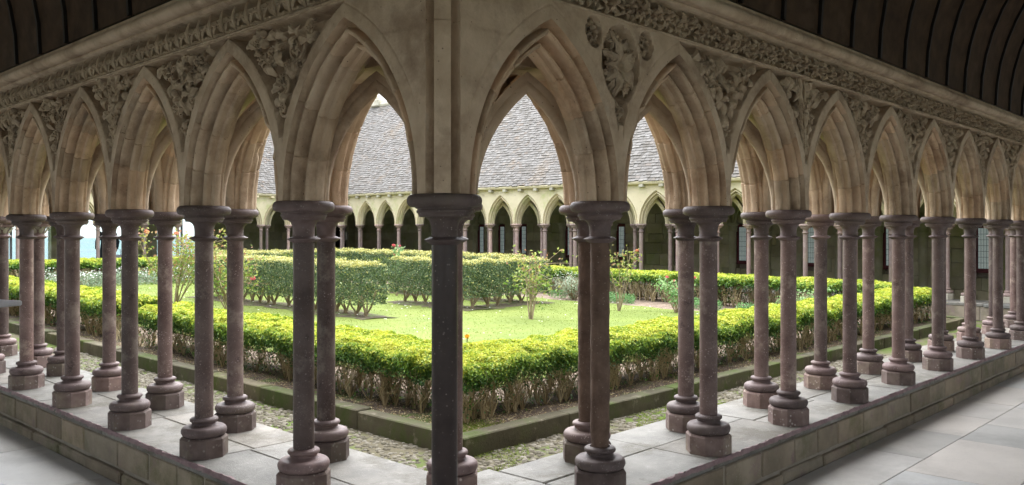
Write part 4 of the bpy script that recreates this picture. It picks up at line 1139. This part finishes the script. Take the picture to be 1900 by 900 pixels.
def box_block(label, segs, seed, top=.82):
    """taller dark clipped hedge made of straight pieces (x0,x1,y0,y1)"""
    r = np.random.default_rng(seed); ox = (segs[0][0] + segs[0][1]) / 2; oy = (segs[0][2] + segs[0][3]) / 2
    root = empty('clipped_hedge', (ox, oy, .2), label, 'hedge', 'taller dark clipped hedges on the lawn'); mb = MB(); st = MB()
    for (x0, x1, y0, y1) in segs:
        Lx, Ly = x1 - x0, y1 - y0; sz = .034
        def face(n, fx, fy, fz, N, tint0, ts):
            X, Y, Z = fx(n), fy(n), fz(n); b = .035 * cnoise(X * 1.3 + Z * 3, Y * 1.3, 1.5) + r.normal(0, .018, n)
            P = np.stack([X - ox + N[0] * b, Y - oy + N[1] * b, Z + N[2] * b + zoffa(Y)], -1)
            t = tint0 + r.normal(0, ts, n)
            leaf_cards(mb, P, np.tile(np.array(N, float), (n, 1)), sz, t, .6, 1.0, r)
        den = 3300; U = lambda a, b: (lambda n: r.uniform(a, b, n)); K = lambda a: (lambda n: np.full(n, a))
        zl = .2
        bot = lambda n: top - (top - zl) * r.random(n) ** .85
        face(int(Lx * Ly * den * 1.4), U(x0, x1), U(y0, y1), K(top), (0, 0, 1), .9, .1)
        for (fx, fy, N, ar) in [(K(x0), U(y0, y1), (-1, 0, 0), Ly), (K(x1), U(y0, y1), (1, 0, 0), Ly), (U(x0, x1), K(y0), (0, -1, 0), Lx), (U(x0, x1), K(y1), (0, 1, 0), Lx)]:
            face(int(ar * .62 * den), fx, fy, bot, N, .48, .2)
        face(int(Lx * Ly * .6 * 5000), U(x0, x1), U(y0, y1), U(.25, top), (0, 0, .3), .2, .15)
        k = max(2, int(max(Lx, Ly) / .3))
        for i in range(k):
            s = (i + .5 + r.uniform(-.2, .2)) / k
            bx = x0 + (s * Lx if Lx > Ly else Lx * r.uniform(.35, .65)); by = y0 + (s * Ly if Ly >= Lx else Ly * r.uniform(.35, .65)); z0 = zoff(by) - .04
            tube(st, [(bx - ox, by - oy, z0), (bx - ox + r.normal(0, .015), by - oy, z0 + .12)], [.035, .026], 6)
            for j in range(5):
                a = r.uniform(0, 2 * PI); q = r.uniform(.08, .2)
                tube(st, [(bx - ox, by - oy, z0 + .08), (bx - ox + .5 * q * math.cos(a), by - oy + .5 * q * math.sin(a), z0 + .2), (bx - ox + q * math.cos(a), by - oy + q * math.sin(a), z0 + .45)], [.018, .014, .008], 5)
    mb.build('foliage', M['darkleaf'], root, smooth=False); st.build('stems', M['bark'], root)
    return root
box_block('long dark clipped hedge on the lawn, left of the path opening', [(5.6, 6.1, 8.15, 13.6)], 11)
box_block('dark clipped hedge corner on the lawn, right of the path opening', [(7.75, 8.25, 8.05, 10.2), (8.25, 9.9, 8.05, 8.55)], 12)
box_block('furthest clipped hedge, beyond the two lawn hedges', [(9.3, 9.8, 8.6, 13.6), (6.1, 9.8, 13.6, 14.1)], 13, .86)

# soil beds
def bed(pts, name='soil'):
    cx_, cy_ = np.mean(pts, 0); ring = np.array(pts, float)
    V = [(cx_, cy_, lawnz(cx_, cy_) + .008)] + [(x, y, lawnz(x, y) + .004) for x, y in ring]; n = len(ring)
    mb = MB(); mb.add(V, [[0, i + 1, (i + 1) % n + 1] for i in range(n)]); return tag(mb.build(name, M['soil'], smooth=False), kind='structure')
def strip(x0, x1, y0, y1, seed, mt=None, lift=.016):
    r = np.random.default_rng(seed); n = 30 if not mt else 120; mb = MB(); lx = x1 - x0 >= y1 - y0
    s = np.linspace(0, 1, n); V = []
    for t in s:
        for q in np.linspace(0, 1, 4):
            j = r.normal(0, .03) if q in (0, 1) and not mt else 0
            x, y = (x0 + t * (x1 - x0), y0 + q * (y1 - y0) + j) if lx else (x0 + q * (x1 - x0) + j, y0 + t * (y1 - y0))
            V.append((x, y, lawnz(x, y) + (lift - .006 if 0 < q < 1 else -.002) + .006 - (.013 if mt else 0)))
    F = gridfaces(n, 4); mb.add(V, F[:, ::-1] if lx else F); mb.build  # noqa
    return tag(mb.build('soil_bed', mt or M['bed']), kind='structure')
strip(KI + .125, KU1, KI + .125, HB + .42, 21, M['strip'], .006); strip(KI + .125, HB + .42, HB + .42, KV1, 22, M['strip'], .006)
strip(5.5, 6.2, 8.0, 13.8, 1); strip(7.65, 8.33, 7.95, 10.3, 2); strip(8.34, 10.0, 7.97, 8.62, 3); strip(9.2, 9.9, 8.7, 13.7, 4)
# gravelly path in front of the far hedge is the bare soil sheet

# grass blades
mb = MB(); n = 60000
X = rng.uniform(lu0, lu1, n); Y = rng.uniform(lv0, lv1, n)
D = camdist(np.stack([X, Y], -1)); kp = rng.random(n) < np.clip((9 / D) ** 1.2, 0, 1)
for (a, b, c, d) in [(5.45, 6.25, 7.75, 13.75), (7.65, 8.35, 7.95, 10.3), (8.3, 10, 7.95, 8.65), (9.2, 10, 8.6, 13.7)]:
    kp &= ~((X > a) & (X < b) & (Y > c) & (Y < d))
X, Y, D = X[kp], Y[kp], D[kp]; n = len(X); s = .011 * np.maximum(1, D / 9)
an = rng.uniform(0, 2 * PI, n); lean = rng.normal(0, .012, (n, 2)); Z = lawnz(X, Y) - .003; hgt = rng.uniform(.008, .02, n)
V = np.stack([np.stack([X - s * .4 * np.cos(an), Y - s * .4 * np.sin(an), Z], -1), np.stack([X + s * .4 * np.cos(an), Y + s * .4 * np.sin(an), Z], -1), np.stack([X + lean[:, 0], Y + lean[:, 1], Z + hgt], -1)], 1)
mb.add(V.reshape(-1, 3), np.arange(n * 3).reshape(-1, 3), .5 + .3 * cnoise(X, Y, .5) + rng.normal(0, .2, n))
tag(mb.build('grass', M['blade'], smooth=False), 'short mown grass of the cloister lawn', 'grass', kind='stuff')
# daisies
mb = MB(); n = 260; X = rng.uniform(lu0 + .3, lu1, n); Y = rng.uniform(lv0 + .3, 17, n)
for x, y in zip(X, Y):
    r0 = .011 * max(1, math.hypot(x - CAM[0], y - CAM[1]) / 11); a = np.arange(6) * PI / 3; z = lawnz(x, y) + .045
    mb.add([(x, y, z + .004)] + [(x + r0 * math.cos(t), y + r0 * math.sin(t), z) for t in a], [[0, i + 1, (i + 1) % 6 + 1] for i in range(6)])
tag(mb.build('daisies', M['white'], smooth=False), 'white daisies scattered over the lawn', 'daisies', kind='stuff')
# leaf litter, weeds and moss at the near corner bed
mb = MB(); n = 26000; t = rng.random(n) < .5
q = rng.uniform(KI + .15, 10, n); w_ = rng.uniform(KI + .15, HB + .5, n)
X = np.where(t, q, w_); Y = np.where(t, w_, q)
P = np.stack([X, Y, soilh(X, Y) + rng.uniform(.002, .012, n)], -1); N = np.tile([0, 0, 1.], (n, 1))
leaf_cards(mb, P, N, rng.uniform(.008, .022, n), rng.uniform(0, 1, n), .5, .6)
tag(mb.build('leaf_litter', M['twig'], smooth=False), 'brown fallen leaves and twigs under the hedge', 'leaf litter', kind='stuff')
mb = MB(); n = 30000
X = KI + .14 + np.abs(rng.normal(0, .16, n)); Y = KI + .14 + np.abs(rng.normal(0, .16, n)); g = rng.random(n) < .75
xa = rng.uniform(.7, 4.5, n); ya = rng.uniform(.66, KI, n)
X = np.where(g, xa, X); Y = np.where(g, ya, Y); msk = (~g) | (cnoise(X * 1.2, Y * 1.5, 1.3) > -.05)
X, Y, g = X[msk], Y[msk], g[msk]
P = np.stack([X, Y, np.where(g, .074 + zoffa(Y), soilh(X, Y)) + .006], -1)
leaf_cards(mb, P, np.tile([0, 0, 1.], (len(P), 1)), .012, rng.uniform(.3, 1, len(P)), .6, .8)
tag(mb.build('moss', M['blade'], smooth=False), 'green moss and tiny weeds in the gutter', 'moss', kind='stuff')

# ================================================================== garden plants
def blossom(mb, c, r0, r=rng, n=9):
    for k in range(n):
        a = r.uniform(0, 2 * PI); e = r.uniform(.1, 1.3)
        d = np.array([math.cos(a) * math.cos(e), math.sin(a) * math.cos(e), math.sin(e)])
        leaf_cards(mb, np.array([c]) + d * r0 * .5, np.array([d]), r0 * 1.3, [.5], .9, .5, r)
def bush(name, x, y, h, spread, nst, leafm, nleaf, lsize, label, cat, blooms=None, seed=0, bare=.35, group=None, bark='bark', lean=(0, 0), fl_n=6, fl_r=.03):
    r = np.random.default_rng(seed); z = lawnz(x, y) - .02
    root = empty(name, (x, y, z), label, cat, group); st = MB(); lf = MB(); tips = []
    for k in range(nst):
        a = r.uniform(0, 2 * PI); sp = spread * r.uniform(.3, 1); hh = h * r.uniform(.7, 1)
        p0 = np.array([r.normal(0, .02), r.normal(0, .02), 0]); p3 = np.array([sp * math.cos(a) + lean[0], sp * math.sin(a) + lean[1], hh])
        p1 = p0 + (p3 - p0) * [.3, .3, .35] + r.normal(0, .02, 3); p2 = p0 + (p3 - p0) * [.7, .7, .7] + r.normal(0, .03, 3)
        tube(st, [p0, p1, p2, p3], [.012, .009, .006, .003], 5); tips.append((p1, p2, p3))
        for j in range(4):
            b = p1 + (p3 - p1) * r.uniform(.1, .9); e = b + r.normal(0, spread * .35, 3) * [1, 1, .5] + [0, 0, .08]; tube(st, [b, (b + e) / 2 + [0, 0, .01], e], [.005, .004, .002], 4); tips.append((b, (b + e) / 2, e))
    pts = []
    for k in range(nleaf):
        a_, b_, c_ = tips[r.integers(len(tips))]; t = r.uniform(bare, 1.05); p = (a_ + (c_ - a_) * t) + r.normal(0, spread * .11, 3)
        pts.append(p)
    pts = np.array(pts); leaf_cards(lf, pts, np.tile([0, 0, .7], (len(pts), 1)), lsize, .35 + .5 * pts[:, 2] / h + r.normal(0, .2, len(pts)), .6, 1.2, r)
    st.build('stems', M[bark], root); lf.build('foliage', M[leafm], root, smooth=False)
    if blooms:
        for k in range(fl_n):
            fm = MB(); a_, b_, c_ = tips[r.integers(len(tips))]; blossom(fm, c_ + [0, 0, .02], fl_r * r.uniform(.8, 1.3), r, 12)
            fm.build('flower', M[blooms], root, smooth=False)
    return root
def at(px, Z, py=None):
    """photo column px (of 1900) and depth Z -> u, v"""
    X = (px - 950) / 1571 * Z; return (X * .689 + Z * .725 + CAM[0], -X * .725 + Z * .689 + CAM[1])
x, y = at(325, 14.2); bush('rose_bush', x, y, 1.36, .78, 12, 'roseleaf', 1700, .06, 'tall leafy rose bush with peach blooms at the left of the lawn', 'rose bush', 'peach', 31, .55, 'rose bushes on the lawn', fl_n=8, fl_r=.045)
x, y = at(425, 14.0); bush('rose_bush', x, y, 1.1, .7, 9, 'roseleaf', 1000, .06, 'rose bush with a pink bloom in front of the long dark hedge', 'rose bush', 'pink', 32, .45, 'rose bushes on the lawn', fl_n=3, fl_r=.04)
x, y = at(985, 13.2); bush('rose_bush', x, y, 1.15, .6, 7, 'roseleaf', 480, .06, 'thin leaning rose bush at the right end of the dark hedges', 'rose bush', None, 33, .55, 'rose bushes on the lawn', lean=(.18, -.1))
x, y = at(1150, 14.6); bush('rose_bush', x, y, 1.3, .34, 5, 'roseleaf', 260, .055, 'tall thin rose stem with reddish leaves by the right lawn edge', 'rose bush', 'peach', 34, .35, 'rose bushes on the lawn', fl_n=2)
x, y = at(738, 17.5); bush('flowering_weed', x, y, 1.05, .16, 5, 'paleleaf', 300, .06, 'tall pale green plant with pink tips in the path opening', 'plant', 'pink', 35, .1, fl_n=4, fl_r=.035)
x, y = at(1065, 17.0); bush('silver_shrub', x, y, .5, .5, 16, 'silver', 1500, .035, 'low silvery shrub beside the far hedge', 'shrub', None, 36, .1)
x, y = at(1255, 14.4); bush('leafy_plant', x, y, .62, .35, 9, 'paleleaf', 620, .055, 'pale green leafy plant with red flower spikes on the right bed', 'plant', 'pink', 37, .1, 'leafy plants of the right bed', fl_n=5, fl_r=.03)
x, y = at(1340, 16.0); bush('leafy_plant', x, y, .45, .25, 7, 'paleleaf', 240, .05, 'small pale plant to the right of the one with red spikes', 'plant', None, 38, .1, 'leafy plants of the right bed')
x, y = at(1530, 13.0); bush('leafy_plant', x, y, .5, .4, 9, 'paleleaf', 500, .05, 'pale leafy plant behind the right-hand end of the near hedge', 'plant', None, 39, .1, 'leafy plants of the right bed')
x, y = at(1475, 13.2); bush('leafy_plant', x, y, .45, .3, 7, 'paleleaf', 300, .05, 'pale leafy plant left of the last one on the right bed', 'plant', None, 40, .1, 'leafy plants of the right bed')
for k, px in enumerate((485, 528, 612, 640, 700, 795, 868, 893, 903)):
    x, y = at(px, 19.5 + (k % 3) * .4); bush('garden_flower', x, y, .82, .08, 2, 'paleleaf', 26, .05, f'{ORD[k + 1]} small garden flower from the left peeping over the middle hedges', 'flower', 'pink' if k % 2 else None, 50 + k, .5, 'small flowers behind the middle hedges', fl_n=1, fl_r=.035)
# white flower drift
root = tag(empty('white_flower_bed', (6, 18.6, .33)), 'drift of small white flowers in front of the sea-side hedge', 'flowers', kind='stuff')
mb = MB(); fm = MB(); n = 9000; X = rng.uniform(-1.8, 3.6, n); Y = rng.normal(0, .28, n); Z = rng.uniform(0, .34, n) * (1 + .3 * cnoise(X, Y, .8))
leaf_cards(mb, np.stack([X, Y, Z], -1), np.tile([0, 0, 1.], (n, 1)), .05, rng.uniform(0, .8, n), .4, 1.2)
n = 900; X = rng.uniform(-1.8, 3.6, n); Y = rng.normal(0, .28, n); kp = cnoise(X, Y * 2, .9) > -.2; X, Y = X[kp], Y[kp]
leaf_cards(fm, np.stack([X, Y, .3 + .1 * cnoise(X, Y, .8) + rng.normal(0, .05, len(X))], -1), np.tile([-.4, -.5, 1.], (len(X), 1)), .034, .5, .9, .5)
mb.build('foliage', M['silver'], root, smooth=False); fm.build('white_flowers', M['white'], root, smooth=False)
# marigolds behind the near hedge
for k, (px, Z) in enumerate([(768, 7.45), (797, 7.5), (858, 7.55)]):
    x, y = at(px, Z); bush('marigold', x, y, .38 if k != 2 else .44, .05, 4, 'paleleaf', 60, .03, ['orange marigold just left of the corner column behind the near hedge', 'orange marigold half hidden behind the corner column', 'orange marigold right of the corner column behind the near hedge'][k], 'flower', 'orange', 70 + k, .2, 'orange marigolds behind the near hedge', fl_n=6, fl_r=.028)
# green ground cover under the far hedge
mb = MB(); n = 16000; X = rng.uniform(10.2, 11.5, n); Y = rng.uniform(3, 9, n); kp = cnoise(X, Y, .6) > .05; X, Y = X[kp], Y[kp]; kp = X > 10.9; X, Y = X[kp], Y[kp]
leaf_cards(mb, np.stack([X, Y, soilh(X, Y) + rng.uniform(0, .16, len(X))], -1), np.tile([0, 0, 1.], (len(X), 1)), .045, rng.uniform(0, .6, len(X)), .5, 1.1)
tag(mb.build('ground_cover', M['paleleaf'], smooth=False), 'green ground cover below the far hedge', 'ground cover', kind='stuff')

# ================================================================== information panel at the left edge
ip = empty('information_panel', (-.55, 3.05, FLOOR), 'grey sloping panel whose tip shows at the left edge', 'panel')
x_, y_ = at(-30, 5.0)
ip.location = (x_, y_, FLOOR); ip.rotation_euler = (0, 0, R_(20))
mb = MB(); zt = 1.58 - (563 - 434) / 1571 * 5.0 - FLOOR
rbox(mb, -.25, .145, -.14, .14, zt - .02, zt + .012, .008); mb.build('panel_board', M['greymetal'], ip, smooth=False)
mb = MB(); lathe(mb, [(.12, 0), (.12, .012), (.02, .016), (.02, zt - .019)], 16); mb.build('post', M['greymetal'], ip, sharp=40)

# ================================================================== person in the sea-side gallery
px_, py_ = at(199, 25.4)
per = empty('person', (px_, py_, .06 + zoff(24)), 'person in a dark coat standing behind the columns of the sea-side gallery', 'person')
me = bpy.data.meshes.new('body'); J = {'pel': (0, 0, .93), 'wa': (0, 0, 1.1), 'ch': (0, .0, 1.32), 'ne': (0, 0, 1.47), 'hd': (0, -.01, 1.56), 'ht': (0, -.01, 1.66),
     'hl': (.1, 0, .88), 'kl': (.11, -.02, .5), 'al': (.12, .02, .09), 'tl': (.13, -.13, .03), 'hr': (-.1, 0, .88), 'kr': (-.11, .02, .5), 'ar': (-.12, .05, .09), 'tr': (-.13, -.1, .03),
     'sl': (.18, 0, 1.40), 'el': (.27, .03, 1.14), 'wl': (.27, -.1, .92), 'sr': (-.18, 0, 1.40), 'er': (-.28, .03, 1.14), 'wr': (-.25, -.12, .93), 'fl': (.265, -.13, .84), 'fr': (-.245, -.16, .86)}
keys = list(J); E = [('pel', 'wa'), ('wa', 'ch'), ('ch', 'ne'), ('ne', 'hd'), ('hd', 'ht'), ('pel', 'hl'), ('hl', 'kl'), ('kl', 'al'), ('al', 'tl'), ('pel', 'hr'), ('hr', 'kr'), ('kr', 'ar'), ('ar', 'tr'),
     ('ch', 'sl'), ('sl', 'el'), ('el', 'wl'), ('wl', 'fl'), ('ch', 'sr'), ('sr', 'er'), ('er', 'wr'), ('wr', 'fr')]
rad = dict(pel=.14, wa=.12, ch=.14, ne=.055, hd=.09, ht=.07, hl=.09, kl=.06, al=.04, tl=.035, hr=.09, kr=.06, ar=.04, tr=.035, sl=.06, el=.045, wl=.03, sr=.06, er=.045, wr=.03, fl=.025, fr=.025)
me.from_pydata([J[k] for k in keys], [(keys.index(a), keys.index(b)) for a, b in E], [])
bo = link('body', me, per); sk = bo.modifiers.new('skin', 'SKIN')
for k, kk in enumerate(keys): me.skin_vertices[0].data[k].radius = (rad[kk], rad[kk] * .8)
me.skin_vertices[0].data[0].use_root = True
bo.modifiers.new('sub', 'SUBSURF').levels = 2; bo.modifiers['sub'].render_levels = 2; me.materials.append(M['skin'])
mb = MB(); lathe(mb, [(.24, .62), (.22, .8), (.19, 1.0), (.175, 1.15), (.2, 1.32), (.17, 1.42), (.07, 1.5), (.06, 1.51)], 20); V = mb.V[0]; V[:, 1] *= .72
for s_ in (-1, 1): tube(mb, [(s_ * .15, 0, 1.42), (s_ * .2, .0, 1.36), (s_ * .28, .03, 1.14), (s_ * .27, -.09, .94)], [.07, .075, .062, .05], 10)
mb.build('coat', M['coat'], per, sharp=60)
mb = MB(); ball(mb, (0, .015, 1.635), .108, 14, 10); mb.build('hair', M['hair'], per)
mb = MB()
for s_ in (-1, 1): tube(mb, [(s_ * .1, 0, .9), (s_ * .11, 0, .5), (s_ * .12, .03, .08)], [.1, .075, .055], 10)
mb.build('trousers', M['coat'], per)
per.rotation_euler = (0, 0, R_(-30))
bg = MB(); rbox(bg, -.14, .14, -.05, .05, .0, .26, .03); tube(bg, [(-.08, 0, .25), (-.06, 0, .42), (.06, 0, .42), (.08, 0, .25)], .008, 6)
bag = bg.build('shoulder_bag', M['grey_cloth'], smooth=False); xb, yb_ = at(219, 25.2); bag.location = (xb, yb_, .06 + zoff(24) + .5)
tag(bag, 'grey bag held at the side of the person in the dark coat', 'bag')
